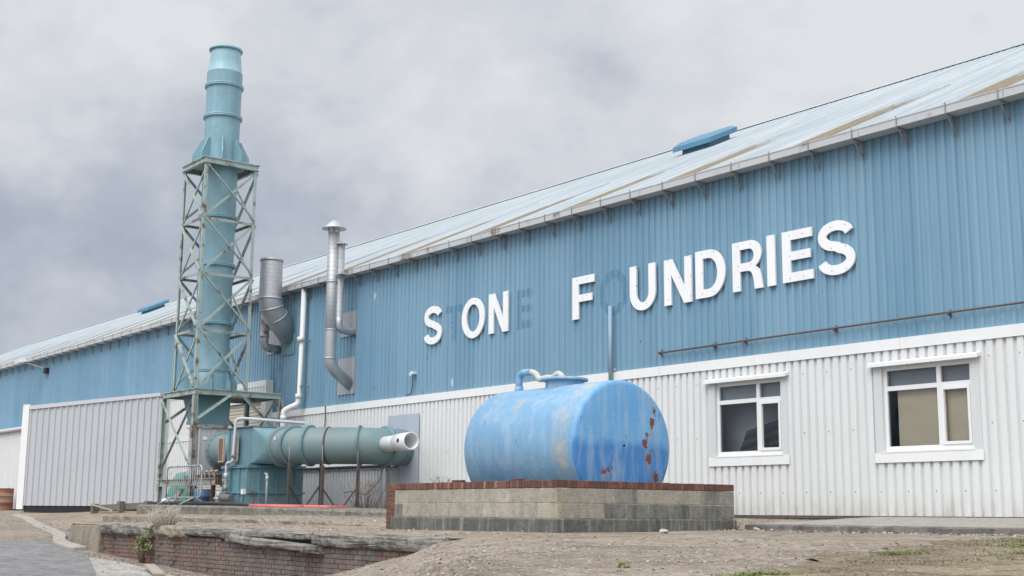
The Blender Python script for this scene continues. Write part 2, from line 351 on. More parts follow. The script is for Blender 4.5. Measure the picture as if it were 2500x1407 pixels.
TANHAT=M('tan_hatch_frame',(.45,.42,.36),.6,var=.12,rust=.15,rs=9)
SHUT=M('cream_roller_shutter',(.52,.48,.40),.5,var=.07,streak=.25,scol=(.38,.34,.27))
LIPC=M('blue_ventilator_paint',(.085,.215,.315),.5,var=.1,streak=.3)
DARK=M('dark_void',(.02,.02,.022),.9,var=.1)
CONDM=M('brown_conduit',(.12,.09,.085),.7,var=.35,vs=3,rust=.15,rs=1.5);RUSTY=M('rusted_iron',(.16,.075,.045),.85,var=.3,vs=4,streak=.4,scol=(.30,.24,.20))
VENTP=M('rust_flaked_blue_pipe',(.24,.37,.47),.6,var=.1,streak=.8,scol=(.36,.36,.33),ss=(3,3,1.2),rust=.10,rs=2.4)
WSURR=M('window_surround',(.58,.59,.59),.5,var=.04,streak=.15);PANEGREY=M('grey_pane_backing',(.33,.345,.355),.8,var=.05);ROOM=M('office_wall',(.40,.40,.39),.8,var=.05)
PLY=M('plywood_board',(.78,.645,.46),.75,var=.1,vs=2,streak=.4,scol=(.66,.53,.36),ss=(.5,3,5))
BLOCK=[concrete('block_%s'%n,a,b,c,sa) for n,a,b,c,sa in (('tan',(.36,.33,.28),(.43,.40,.34),(.26,.24,.20),.6),('pale',(.41,.38,.32),(.46,.42,.36),(.30,.27,.22),.5),('grey',(.27,.26,.235),(.34,.32,.28),(.13,.13,.12),.8),('stained',(.17,.175,.165),(.30,.285,.245),(.065,.075,.076),.85))]
MORT=concrete('yellow_mortar',(.46,.39,.25),(.52,.46,.32),(.30,.25,.16),.4)
BRICK=[concrete('brick_%s'%n,a,b,c,.5,60) for n,a,b,c in (('red',(.22,.105,.08),(.275,.14,.105),(.13,.07,.06)),('dark_red',(.155,.08,.068),(.20,.105,.085),(.085,.055,.05)),('pink',(.36,.20,.145),(.40,.25,.18),(.25,.13,.1)))]
OLDBR=[concrete('old_brick_%s'%n,a,b,c,.65,50) for n,a,b,c in (('purple',(.19,.158,.146),(.24,.202,.185),(.095,.083,.078)),('brown',(.205,.163,.136),(.255,.203,.168),(.10,.083,.073)),('red',(.23,.145,.118),(.275,.178,.145),(.12,.085,.07)),('grey',(.205,.188,.17),(.255,.235,.21),(.11,.10,.092)),('orange',(.25,.135,.10),(.29,.165,.125),(.15,.095,.075)))]
OLDM=concrete('old_lime_mortar',(.20,.172,.15),(.25,.218,.19),(.12,.10,.09))
COPE=coping_mat('weathered_coping',(.31,.29,.26),(.41,.385,.345),(.075,.07,.065))
COPE2=concrete('crumbling_concrete',(.27,.232,.185),(.345,.30,.24),(.14,.12,.095),.7,14)
SLAB=concrete('plinth_concrete',(.19,.178,.152),(.27,.25,.21),(.095,.088,.075),.85)
SLABW=concrete('walkway_concrete',(.36,.33,.29),(.43,.40,.35),(.24,.22,.19),.6)
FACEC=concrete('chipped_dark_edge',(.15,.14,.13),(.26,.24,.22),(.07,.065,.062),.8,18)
BUNDB=stained('stained_footing',(.085,.09,.088),(.15,.15,.14),(.34,.325,.285))
YARD=ground_mat('worn_yard_concrete',(.275,.225,.178),(.345,.288,.23),(.185,.15,.117),.6,crack=1)
LOWG=ground_mat('gravelly_apron',(.265,.217,.176),(.325,.273,.225),(.182,.148,.12),.9,moss=.06)
TURF=ground_mat('bare_turf_soil',(.20,.16,.112),(.31,.255,.175),(.125,.095,.065),.5,moss=.6)
ASPH=ground_mat('asphalt',(.215,.21,.212),(.255,.25,.25),(.18,.175,.175),.12)
GRITM=ground_mat('pale_grit',(.38,.36,.335),(.46,.44,.41),(.27,.25,.23),.6)
TIMB=M('weathered_timber',(.15,.13,.11),.9,var=.25,vs=3,streak=.5,scol=(.24,.22,.2),ss=(1,4,8))
PLANK=M('pale_plank',(.34,.30,.25),.9,var=.15)
GREENB=M('green_tarpaulin',(.10,.33,.27),.6,var=.2,vs=3,streak=.4,scol=(.2,.42,.36))
BLUEB=M('blue_plastic',(.17,.32,.55),.45,var=.1)
TWIG=M('dry_twig',(.16,.115,.085),.9,var=.3,vs=8);BLEACH=M('bleached_straw',(.50,.45,.38),.9,var=.2,vs=8);STRAW=M('dry_straw',(.42,.36,.27),.9,var=.2,vs=8)
LEAF=M('weed_leaf',(.19,.21,.075),.7,var=.3,vs=10);GRASSG=M('green_grass',(.14,.20,.05),.8,var=.3,vs=6);GRASSO=M('olive_grass',(.20,.19,.085),.9,var=.3,vs=5);GRASSD=M('dry_grass',(.25,.20,.12),.9,var=.3,vs=5)
DKGREY=M('dark_grey_reflection',(.055,.056,.06),.7,var=.2);MOTOR=M('pump_motor_grey',(.11,.105,.11),.5,var=.15)
WHITEB=M('white_box_plastic',(.68,.70,.70),.5,var=.05)
STONE=M('pale_stone',(.42,.39,.34),.9,var=.2,vs=6)
def glass():
    m=bpy.data.materials.new('window_glass');m.use_nodes=True;t=m.node_tree;t.nodes.clear()
    o=t.nodes.new('ShaderNodeOutputMaterial');tr=t.nodes.new('ShaderNodeBsdfTransparent');tr.inputs[0].default_value=(.90,.92,.93,1)
    g=t.nodes.new('ShaderNodeBsdfGlossy');g.inputs['Roughness'].default_value=.02;mx=t.nodes.new('ShaderNodeMixShader')
    f=t.nodes.new('ShaderNodeFresnel');f.inputs[0].default_value=1.3
    t.links.new(f.outputs[0],mx.inputs[0]);t.links.new(tr.outputs[0],mx.inputs[1]);t.links.new(g.outputs[0],mx.inputs[2]);t.links.new(mx.outputs[0],o.inputs[0]);return m
GLASS=glass()
# ---------------------------------------------------------------- ground
def lerp(xs,ys,x):
    if x<=xs[0]:return ys[0]
    for i in range(1,len(xs)):
        if x<=xs[i]:
            t=(x-xs[i-1])/(xs[i]-xs[i-1]);return ys[i-1]*(1-t)+ys[i]*t
    return ys[-1]
def sst(a,b,x):
    t=max(0,min(1,(x-a)/(b-a)));return t*t*(3-2*t)
K=[(-27,-9.12),(-29.5,-8.9),(-32,-8.0),(-37,-6.9),(-44,-5.1),(-52,-3.5),(-70,-1.9),(-160,-1.9)]
def ky(x):return lerp([p[0] for p in K[::-1]],[p[1] for p in K[::-1]],x)
def zr(x):return lerp([-160,-100,-62,-52,-44,-37,-32,-27,-19,-10,0],[0,0,-.03,-.12,-.32,-.5,-.64,-.88,-1.25,-1.55,-1.65],x)
def gn(x,y):
    return .022*mnoise.noise((x*.5,y*.5,.3))+.018*mnoise.noise((x*1.7,y*1.7,2.1))
def yardz(x,y):
    zl=lerp([-9,-6.2,-4.4,0],[-.31,-.27,-.09,-.015],y);zrt=lerp([-13,-9,-7.2,-3.5,0],[-.50,-.335,-.275,-.24,-.2],y)
    z=zl+(zrt-zl)*sst(-20,-15,x)
    if x<-29:
        d=y-ky(x);w=zr(x)+.02
        z2=w+(min(zl,0)-w)*sst(0,3.2,d);z=z+(z2-z)*sst(-29.5,-35,x)
    if y>0:z=-.05
    return z+gn(x,y)*.5*sst(-.2,-1.5,y)
def lowz(x,y):
    up=lerp([-13,-9,-7.2],[-.50,-.335,-.275],y)+gn(x,y)
    r=math.hypot(x,y+19.2);b=math.degrees(math.atan2(y+19.2,-x))
    if b<-90:b+=360
    rw=r*(10.1/(y+19.2)) if y>-19 else 99
    m=lerp([10,22,26.5,28.5,32.1,34.6,36.2,38],[-3,-2.2,-1.5,-1.08,-.70,-.44,-.375,-.345],b)-.014*(min(rw,40)-r)+gn(x,y)*1.3+.03*mnoise.noise((x*1.1,y*1.1,5))
    m=min(m,up)
    z=max(zr(x)+gn(x,y)*.6,m)
    if x>-14.4:
        k_=sst(-9.12,-10.4,y)*1.0;z=yardz(x,y)*(1-k_)+z*k_
    if r<8.8:z=max(-1.75,z-(8.8-r)*.3)
    if y<-30:z=min(z,-1.2)
    return z
def patch(name,poly,hf,zoff,mat,fine=None,step=.4,coarse=8):
    bm=bmesh.new();vs=[bm.verts.new((x,y,0)) for x,y in poly];f=bm.faces.new(vs)
    bmesh.ops.triangulate(bm,faces=[f])
    xs=[p[0] for p in poly];ys=[p[1] for p in poly];fx0,fx1,fy0,fy1=fine
    def cuts(a,b,f0,f1):
        o=[];q=a
        while q<b:
            q+=step if f0<=q<f1 else coarse
            if f0-coarse<q<f0:q=f0
            o.append(q)
        return o
    for c in cuts(min(xs),max(xs),fx0,fx1):
        bmesh.ops.bisect_plane(bm,geom=bm.verts[:]+bm.edges[:]+bm.faces[:],plane_co=(c,0,0),plane_no=(1,0,0))
    for c in cuts(min(ys),max(ys),fy0,fy1):
        bmesh.ops.bisect_plane(bm,geom=bm.verts[:]+bm.edges[:]+bm.faces[:],plane_co=(0,c,0),plane_no=(0,1,0))
    for v in bm.verts:v.co.z=hf(v.co.x,v.co.y)+zoff
    bmesh.ops.recalc_face_normals(bm,faces=bm.faces)
    for f in bm.faces:
        f.smooth=True
        if f.normal.z<0:f.normal_flip()
    me=bpy.data.meshes.new(name);bm.to_mesh(me);bm.free();me.materials.append(mat)
    o=bpy.data.objects.new(name,me);COL.objects.link(o);tag(o,kind='structure');return o
patch('gravel_ground',K+[(-160,-160),(70,-160),(70,-9.12)],lowz,0,LOWG,(-60,0,-20,-3))
patch('concrete_yard',K[::-1]+[(70,-9.12),(70,200),(-160,200)],yardz,0,YARD,(-60,0,-9.2,0))
patch('asphalt_road',[(-30.9,-8.75),(-28.6,-9.25),(-26,-9.75),(-22.4,-10.9),(-14,-14.5),(-8,-19),(-8,-30),(-40,-30),(-30.2,-14),(-30.5,-10.1)],lowz,.012,ASPH,(-40,-8,-20,-8))
tp=[(-6.3,-12.2),(-6.9,-11.3),(-7.2,-10.4),(-7.7,-9.9),(-7.5,-9.2),(-8.0,-8.4),(-7.9,-7.6),(-8.3,-6.9),(-8.2,-6.0),(-8.6,-5.2),(-8,-4.3),(0,-4.5),(0,-14),(-4.5,-14.2)];tq=[]
for i in range(len(tp)):
    a,b=tp[i],tp[(i+1)%len(tp)]
    for k in range(8 if i<10 else 1):
        x=a[0]+(b[0]-a[0])*k/8;y=a[1]+(b[1]-a[1])*k/8;tq.append((x+.22*mnoise.noise((x*2.5,y*2.5,1))+.12*mnoise.noise((x*7,y*7,2)),y))
patch('turf_ground',tq,lambda x,y:(lowz if y<-9.12 else yardz)(x,y)+.02*mnoise.noise((x*3,y*3,8)),.016,TURF,(-9,0,-14.2,-4),.25)
patch('pale_gravel_verge',[(-26,-9.85),(-24.5,-9.6),(-21.5,-9.75),(-19.6,-10.2),(-19,-11.5),(-18,-13),(-14,-14.5),(-22.4,-10.95)],lowz,.006,GRITM,(-40,-8,-20,-8))
def rough_slab(name,x0,x1,y0,y1,ztop,zbot,mat,nx=60,seed=0,amp=.03,kind='structure'):
    # slab with a chipped front edge; ztop(x) along its length
    mb=MB();n=nx
    def e(i,k):return amp*mnoise.noise((i*.55+seed*9,k*3.1,seed))+amp*.6*mnoise.noise((i*1.9,k,seed+3))
    P=[]
    for i in range(n+1):
        x=x0+(x1-x0)*i/n;zt=ztop(x) if callable(ztop) else ztop;zb=zbot(x) if callable(zbot) else zbot
        P.append([(x,y1,zt+.02),(x,y0+.5+e(i,7),zt+.008+e(i,5)*.15),(x,y0+.06+e(i,1)*1.6,zt+e(i,2)*.35),(x,y0+e(i,3),zt-.05+e(i,4)*.4),(x,y0+e(i,6)*.8,(zt+zb)/2),(x,y0-.02+e(i,8)*.6,zb)])
    vs=[p for r in P for p in r];k=6;fs=[]
    for i in range(n):
        for j in range(k-1):fs.append((i*k+j,i*k+j+1,(i+1)*k+j+1,(i+1)*k+j))
    mb.add(vs,fs);
    for r in (P[0],P[-1]):mb.add(r+[(r[0][0],r[0][1],r[-1][2])],[(0,1,2,3,4,5,6)])
    o=mb.build(name,mat)
    if kind:tag(o,kind=kind)
    return o
s1=lambda x:lerp([-37,-30,-26,-22],[.165,.115,.06,.02],x)
rough_slab('plant_plinth',-36.95,-22,-4.42,-.45,s1,-.16,SLAB,90,1,.025)
s2=lambda x:lerp([-35,-30,-24,-20],[-.115,-.125,-.155,-.22],x)
rough_slab('concrete_step',-34.9,-19.6,-6.2,-4.3,s2,-.4,COPE2,90,2,.05)
# walkway beside the white wall on the right
wk=MB();n=70
for i in range(n):
    x0=-14.35+i*.36;x1=x0+.36
def wtop(x,t):return -.012-.125*t
P=[]
n=200
for i in range(n+1):
    x=-14.3+i*.105;e=.06*mnoise.noise((x*1.3,0,4))+.05*mnoise.noise((x*4,0,4))
    P.append([(x,.06,-.008),(x,-1.6,-.075+.006*mnoise.noise((x,1,1))),(x,-3.3+e,-.138),(x,-3.45+e,-.16+e*.2),(x,-3.46+e*.6,-.4)])
wk.add([p for r in P for p in r],[(i*5+j,i*5+j+1,(i+1)*5+j+1,(i+1)*5+j) for i in range(n) for j in range(4)])
wk.add(P[0]+[(-14.3,.06,-.4)],[(0,1,2,3,4,5)])
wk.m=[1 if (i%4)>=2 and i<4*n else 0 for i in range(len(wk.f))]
tag(wk.build('concrete_walkway',[SLABW,FACEC]),kind='structure')
# kerb along the road bend
kb=MB()
kp=[V((x,(ky(x-.8)+ky(x)*2+ky(x+.8))/4-.30,0)) for x in [-27.6-.45*i for i in range(44)]]
for i in range(len(kp)-1):
    a,b=kp[i],kp[i+1];za=lowz(a.x,a.y);zb=lowz(b.x,b.y)
    nrm=V((-(b-a).y,(b-a).x,0)).normalized()*-.15;j=.0
    kb.hexa([(*(a-nrm).xy,za-.2),(*(b-nrm).xy,zb-.2),(*(b+nrm).xy,zb-.2),(*(a+nrm).xy,za-.2),(*(a-nrm*.9).xy,za+.06+.015*mnoise.noise((a.x*2,0,3))),(*(b-nrm*.9).xy,zb+.06+.015*mnoise.noise((b.x*2,0,3))),(*(b+nrm).xy,zb+.09+j),(*(a+nrm).xy,za+.09+j)])
tag(kb.build('kerb',SLABW,bevel=.02),kind='structure')
# ---------------------------------------------------------------- factory building
PER=.19;PROF=[(0,0),(.50,0),(.60,1),(.90,1)]
def corr_x(x0,x1,per,prof,ph=0):
    k0=math.floor((x0-ph)/per)-1;k1=math.ceil((x1-ph)/per)+1;o=[]
    pts=[(ph+(k+t)*per,d) for k in range(k0,k1+1) for t,d in prof]
    def at(x):
        for (a,da),(b,db) in zip(pts,pts[1:]):
            if a<=x<=b:return da+(db-da)*(x-a)/(b-a)
        return 0
    o=[(x0,at(x0))]+[p for p in pts if x0+1e-4<p[0]<x1-1e-4]+[(x1,at(x1))];return o
def sheet(mb,x0,x1,z0,z1,y,dep,per=PER,prof=PROF,m=0,fn=None):
    pts=corr_x(x0,x1,per,prof);vs=[]
    for x,d in pts:
        for z in (z0,z1):
            p=(x,y-d*dep,z);vs.append(fn(p) if fn else p)
    mb.add(vs,[(2*i,2*i+2,2*i+3,2*i+1) for i in range(len(pts)-1)],m);return mb
BX0,BX1=-98.0,4.0
bld=thing('factory_building',(-40,0,0),'long industrial shed with blue upper cladding, white lower cladding and a pale sheet roof','building')
sheet(MB(),BX0,BX1,3.02,6.86,-.012,.036).build('upper_cladding',BLUE,bld,fix=False)
WP=[(0,0),(.22,0),(.32,1),(.90,1)]
W1=(-18.10,-16.32,1.10,2.60);W2=(-14.08,-12.24,1.07,2.60)
lw=MB()
for a,b in((-37.75,W1[0]),(W1[1],W2[0]),(W2[1],BX1)):sheet(lw,a,b,.0,2.97,-.0,.05,.185,WP)
for w in(W1,W2):
    sheet(lw,w[0],w[1],.0,w[2],-.0,.05,.185,WP);sheet(lw,w[0],w[1],w[3],2.97,-.0,.05,.185,WP)
lw.build('lower_cladding',WHITE,bld,fix=False)
fb=MB();x=-37.7
while x<BX1:
    e=min(x+6.02,BX1);fb.box(x,e-.006,-.075,-.055,2.89,3.085);fb.box(x,e-.006,-.055,.0,3.06,3.085);x=e
fb.build('flashing_band',WTRIM,bld)
# solid body behind the skins (end walls, rear wall, inner liner)
TAN=math.tan(R(25));RZ=6.955;RY=11.3;RIDGE=RZ+TAN*(RY+.1)
inn=MB()
inn.box(BX0+.05,BX1-.05,22.5,22.6,-.1,6.9)
for xx in(BX0,BX1-.06):
    inn.add([(xx,.05,-.1),(xx,22.6,-.1),(xx,22.6,6.9),(xx,RY,RIDGE-.1),(xx,.05,6.9),(xx+.06,.05,-.1),(xx+.06,22.6,-.1),(xx+.06,22.6,6.9),(xx+.06,RY,RIDGE-.1),(xx+.06,.05,6.9)],[(0,1,2,3,4),(9,8,7,6,5),(0,1,6,5),(1,2,7,6),(2,3,8,7),(3,4,9,8),(4,0,5,9)])
inn.box(BX0+.06,BX1-.06,.05,.10,3.2,6.86)
for a,b in((BX0+.06,W1[0]-.15),(W1[1]+.12,W2[0]-.15),(W2[1]+.12,BX1-.06)):inn.box(a,b,.05,.10,-.05,3.2)
for w in(W1,W2):inn.box(w[0]-.15,w[1]+.12,.05,.10,-.05,w[2]-.02);inn.box(w[0]-.15,w[1]+.12,.05,.10,w[3]+.02,3.2)
inn.build('body_wall',GREYC,bld)
of=MB();of.box(-19,-11.2,2.3,2.36,-.05,3.1);of.box(-19.06,-19,.11,2.36,-.05,3.1);of.box(-11.2,-11.14,.11,2.36,-.05,3.1);of.box(-19,-11.2,.11,2.3,3.1,3.16);of.box(-19,-11.2,.11,2.3,-.1,-.05)
of.box(-15.3,-15.24,.11,2.3,-.05,3.1)
of.build('office_room',ROOM,bld)
# roof
rf=MB();pts=corr_x(BX0-.2,BX1+.2,PER,[(0,0),(.35,0),(.5,1),(.85,1)]);vs=[]
for x,d in pts:
    o=.035*d;vs+=[(x,-.25,RZ+TAN*-.15+o),(x,RY,RIDGE+o)]
rf.add(vs,[(2*i,2*i+2,2*i+3,2*i+1) for i in range(len(pts)-1)])
rf.add([(BX0-.2,RY,RIDGE),(BX1+.2,RY,RIDGE),(BX1+.2,23,6.8),(BX0-.2,23,6.8)],[(0,1,2,3)])
rf.build('roof',ROOF,bld,fix=False)
rc=MB();x=BX0-.2
while x<BX1:
    rc.hexa([(x,RY-.32,RIDGE-.08),(x+2.4,RY-.32,RIDGE-.08),(x+2.4,RY+.32,RIDGE-.08),(x,RY+.32,RIDGE-.08),(x,RY-.03,RIDGE+.07),(x+2.4,RY-.03,RIDGE+.07),(x+2.4,RY+.03,RIDGE+.07),(x,RY+.03,RIDGE+.07)]);x+=2.44
rc.build('ridge_cap',ROOF,bld)
k=0;x=-8.55
while x>-92:
    m=MB();sp=corr_x(x-.47,x+.47,PER,[(0,0),(.35,0),(.5,1),(.85,1)]);vs=[]
    for (xx,d) in sp:
        for q in(.05,2.2,5.2+.5*math.sin(k*2.1)):vs.append((xx,q,RZ+TAN*(q+.1)+.035*d+.008))
    m.add(vs,[(3*i+j,3*i+3+j,3*i+4+j,3*i+1+j) for i in range(len(sp)-1) for j in(0,1)]);m.build('rooflight',RLITE,bld,fix=False);x-=3.68;k+=1
gu=MB();x=BX0-.2
GP=[(0,0),(.40,0),(.415,.27),(.40,.27),(.388,.02),(.0,.02)]
while x<BX1+.2:
    e=min(x+2.9,BX1+.2)
    for a,b,c,d in((-.365,-.35,6.80,6.945),(-.35,-.06,6.80,6.818),(-.375,-.35,6.938,6.955)):gu.box(x,e-.004,a,b,c,d)
    gu.box(e-.05,e+.05,-.369,-.364,6.797,6.942)
    for zz in(6.82,6.865,6.91):gu.box(e-.016,e+.006,-.374,-.369,zz,zz+.018,1)
    x=e
gu.build('gutter',[GUTTER,BRACK],bld)
bk=MB();bk.bar((-11.3,-.33,6.775),(-11.3,-.075,6.50),.026,.022,(1,0,0));bk.bar((-11.3,-.065,6.45),(-11.3,-.065,6.78),.03,.012,(1,0,0));bk.bar((-11.3,-.36,6.788),(-11.3,-.06,6.788),.04,.012,(1,0,0));bk.box(-11.31,-11.29,-.383,-.374,6.79,6.985)
b0=bk.build('gutter_bracket',BRACK,bld)
i=1
while -11.3-i*.985>-97:
    c=b0.copy();COL.objects.link(c);c.location=(-i*.985+random.uniform(-.02,.02),0,0);c.parent=bld;i+=1
    if i==9:
        pass
c=b0.copy();COL.objects.link(c);c.location=(.985,0,0);c.parent=bld
# windows
def window(w,frame_x0,frame_x1,fz0,fz1,mull,trans,lab):
    x0,x1,z0,z1=w
    sur=MB()
    sur.box(x0-.14,x0+.02,-.066,-.052,z0-.02,z1+.02);sur.box(x1-.02,x1+.12,-.066,-.052,z0-.02,z1+.02)
    sur.box(x0+.02,x0+.034,-.066,.10,z0,z1);sur.box(x1-.034,x1-.02,-.066,.10,z0,z1);sur.box(x0+.034,x1-.034,-.05,.10,z1-.02,z1)
    win=sur.build('window',WSURR,bld);tag(win,lab)
    m=MB();m.box(x0-.16,x1+.14,-.078,-.066,z0-.15,z0+.02);m.box(x0+.0,x1-.0,-.085,.09,z0+.02,z0+.045);m.build('sill',WTRIM,win)
    m=MB();m.hexa([(x0-.2,-.17,z1+.0),(x1+.17,-.17,z1+.0),(x1+.17,-.055,z1+.04),(x0-.2,-.055,z1+.04),(x0-.2,-.17,z1+.06),(x1+.17,-.17,z1+.06),(x1+.17,-.055,z1+.10),(x0-.2,-.055,z1+.10)]);m.build('hood',WTRIM,win)
    a,b=x0+.034,x1-.034;c,d=z0+.05,z1-.02;t=.062;yo,yi=.0,.065
    m=MB();m.box(a,a+t,yo,yi,c,d);m.box(b-t,b,yo,yi,c,d);m.box(a+t,b-t,yo,yi,c,c+t*1.3);m.box(a+t,b-t,yo,yi,d-t*.8,d)
    m.box(mull-.04,mull+.04,yo-.003,yi,c+t*1.3,d-t*.8);m.box(a+t,mull-.04,yo,yi,trans-.045,trans+.035);m.box(mull+.04,b-t,yo,yi,trans-.045,trans+.035)
    s=.05;p,q,r_,u=mull+.04,b-t,c+t*1.3,trans-.045   # opening sash on the right
    m.box(p,p+s,yo-.02,yi-.01,r_,u);m.box(q-s,q,yo-.02,yi-.01,r_,u);m.box(p+s,q-s,yo-.02,yi-.01,r_,r_+s);m.box(p+s,q-s,yo-.02,yi-.01,u-s,u)
    m.build('frame',WTRIM,win)
    for xa,xb,za,zb in((a+t,mull-.04,r_,trans-.045),(p+s,q-s,r_+s,u-s),(a+t,mull-.04,trans+.035,d-t*.8),(mull+.04,b-t,trans+.035,d-t*.8)):
        g=MB();g.box(xa,xb,.028,.034,za,zb);g.build('pane',GLASS,win)
window(W1,0,0,0,0,-16.98,2.22,'window nearer the blue tank, with a dark stand-in for a reflected roofline behind its glass')
window(W2,0,0,0,0,-12.93,2.22,'window nearer the right end, with plywood boards behind its glass')
# plywood behind the glass, plus added pieces that stand in for pane reflections
tag(MB().box(-13.86,-12.2,.13,.148,.85,2.18).build('plywood_board',PLY),'sheet of bare plywood standing behind the right-hand window','board')
for a,b,lab in((-18.2,-16.2,'plain grey backing added behind the upper panes of the window by the tank'),(-14.2,-12.1,'plain grey backing added behind the upper panes of the right-hand window')):  # plain backings added to give the upper panes their reflected grey
    m=MB();m.box(a,b,.125,.130,2.20,2.62);m.cyl((a,.14,2.20),(b,.14,2.20),.014,8);tag(m.build('pane_backing',PANEGREY),lab,'pane backing','grey backings added behind the windows')
tag(MB().box(-18.3,-16.0,.52,.55,.6,2.6).build('grey_backdrop',PANEGREY),'grey backdrop added deep behind the window by the tank','backdrop')  # backdrop added so the lower panes don't go black
m=MB()  # dark sloping shape stands in for a roofline reflected in the glass
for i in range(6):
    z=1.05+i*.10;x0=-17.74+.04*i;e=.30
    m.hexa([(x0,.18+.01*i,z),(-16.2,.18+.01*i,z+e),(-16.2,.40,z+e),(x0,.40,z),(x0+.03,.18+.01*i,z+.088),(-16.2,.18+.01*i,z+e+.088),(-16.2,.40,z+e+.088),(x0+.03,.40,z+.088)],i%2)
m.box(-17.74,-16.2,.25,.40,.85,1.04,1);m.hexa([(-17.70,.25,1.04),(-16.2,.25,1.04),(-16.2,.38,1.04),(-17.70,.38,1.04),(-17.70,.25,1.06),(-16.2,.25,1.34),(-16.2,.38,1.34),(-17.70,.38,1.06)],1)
tag(m.build('reflected_roofline',[DARK,DKGREY]),'dark sloping shape behind the window by the blue tank, standing in for a reflected roofline','reflection stand-in')
# sheet patches where flues pass the wall
for (a,b,c,d,mt) in((-33.05,-32.15,5.06,5.79,PATCH),(-33.12,-32.15,3.36,4.43,PATCH),(-37.75,-36.8,4.98,5.75,PATCH),(-36.75,-35.9,4.85,6.25,PATCHT)):
    m=MB();sheet(m,a,b,c,d,-.058,.012,.19,PROF);m.box(a,b,-.056,-.045,c,d);m.build('wall_patch',mt,bld,fix=False)
# porch with the roller shutter behind the stack
pm=MB();sheet(pm,-44.8,-42.3,.05,3.98,-.25,.05,.2,WP);sheet(pm,-42.3,-37.5,3.45,3.98,-.25,.05,.2,WP);sheet(pm,-37.5,-37.22,.05,3.98,-.25,.05,.2,WP)
pm.box(-44.8,-37.22,-.31,-.297,3.93,4.12);pm.box(-44.8,-37.22,-.295,-.02,4.09,4.12)
pm.box(-37.218,-37.20,-.31,-.05,.05,4.12);pm.box(-44.8,-42.3,-.315,-.303,2.40,2.56)
pm.build('porch_wall',WHITE,bld,fix=False)
sh=MB();z=.1
while z<3.45:
    sh.prof((-42.3,-.17,z),(-37.5,-.17,z),[(0,0),(.0,.11),(.028,.085),(.028,.03)],(0,0,1));z+=.112
sh.build('roller_shutter',SHUT,bld)
# low lean-to sheet wall behind the bent duct
sk=MB();sheet(sk,-36.0,-29.75,.0,1.2,-.26,.045,.16,WP);sk.box(-29.75,-29.70,-.31,-.02,.0,1.22);sk.box(-36,-29.7,-.26,-.02,1.19,1.21)
sk.build('low_side_wall',GREYC,bld,fix=False)
m=MB();m.tube([(-36,-.36,1.235),(-29.72,-.36,1.235)],.04,10);
m.build('side_wall_rail',BLACKP,bld)
# lean-to at the far left
lt=MB();sheet(lt,BX0,-50.5,.0,3.38,-1.6,.04,.2,WP);lt.add([(BX0,-1.65,3.38),(-50.5,-1.65,3.38),(-50.5,-.02,3.75),(BX0,-.02,3.75)],[(0,1,2,3)]);lt.build('lean_to_wall',WHITE,bld,fix=False)
m=MB();m.tube([(BX0,-1.74,3.42),(-50.9,-1.74,3.42)],.085,10);m.build('lean_to_gutter',GREYT,bld)
# roof ventilators on the ridge
def rvent(xc,yc):
    def P(x,y,h):return (x,y,RZ+TAN*(y+.1)+h)
    m=MB();a,b,c,d=xc-.56,xc+.56,yc-.42,yc+.42
    m.hexa([P(a,c,-.02),P(b,c,-.02),P(b,d,-.02),P(a,d,-.02),P(a,c,.24),P(b,c,.24),P(b,d,.24),P(a,d,.24)]);v=m.build('roof_ventilator',LIPC,bld)
    h=MB();a,b,c,d=xc-.80,xc+.72,yc-.58,yc+.58;k=.15
    v8=[P(a,c,.19),P(b,c,.19),P(b,d,.19),P(a,d,.19),P(a,c,.34),P(b,c,.34),P(b,d,.34),P(a,d,.34),P(a+k,c+k,.43),P(b-k,c+k,.43),P(b-k,d-k,.43),P(a+k,d-k,.43)]
    h.add(v8,[(3,2,1,0),(0,1,5,4),(1,2,6,5),(2,3,7,6),(3,0,4,7),(4,5,9,8),(5,6,10,9),(6,7,11,10),(7,4,8,11),(8,9,10,11)]);h.build('hood',LIPC,v)
rvent(-25.75,7.9);rvent(-67.6,8.1)

# ---------------------------------------------------------------- annex at the left
A0=V((-51.35,-3.42,0));A1=V((-44.75,-.62,0));ad=(A1-A0).normalized();an=V((ad.y,-ad.x,0))
AL=(A1-A0).length
def afn(p):q=A0+ad*p[0]+an*(-p[1]);return (q.x,q.y,p[2]) if p[2]<1 else (q.x,q.y,3.80+.27*p[0]/AL)
anx=thing('annex_building',A0,'low grey box-ribbed clad annex with pale corner trim, left of the stack','annex')
m=MB();sheet(m,.30,AL,.14,3.85,.0,.045,.33,[(0,0),(.10,0),(.16,1),(.34,1),(.40,0),(.44,0)],fn=afn);m.build('cladding',GREYC,anx,fix=False)
def aq(u,o,z):q=A0+ad*u+an*o;return (q.x,q.y,z)
m=MB();m.hexa([aq(-.02,.0,.0),aq(.33,.0,.0),aq(.33,.055,.0),aq(-.02,.055,.0),aq(-.02,.0,4.0),aq(.33,.0,4.0),aq(.33,.055,4.0),aq(-.02,.055,4.0)]);m.build('corner_trim',WTRIM,anx)
m=MB();m.hexa([aq(.33,-.1,3.80),aq(AL,-.1,4.07),aq(AL,.07,4.07),aq(.33,.07,3.80),aq(.33,-.1,3.95),aq(AL,-.1,4.2),aq(AL,.07,4.2),aq(.33,.07,3.95)]);m.build('top_trim',GREYT,anx)
m=MB();m.hexa([aq(.33,-.04,-.1),aq(AL,-.04,-.1),aq(AL,-.02,-.1),aq(.33,-.02,-.1),aq(.33,-.04,.15),aq(AL,-.04,.15),aq(AL,-.02,.15),aq(.33,-.02,.15)]);m.build('base_strip',DARK,anx)
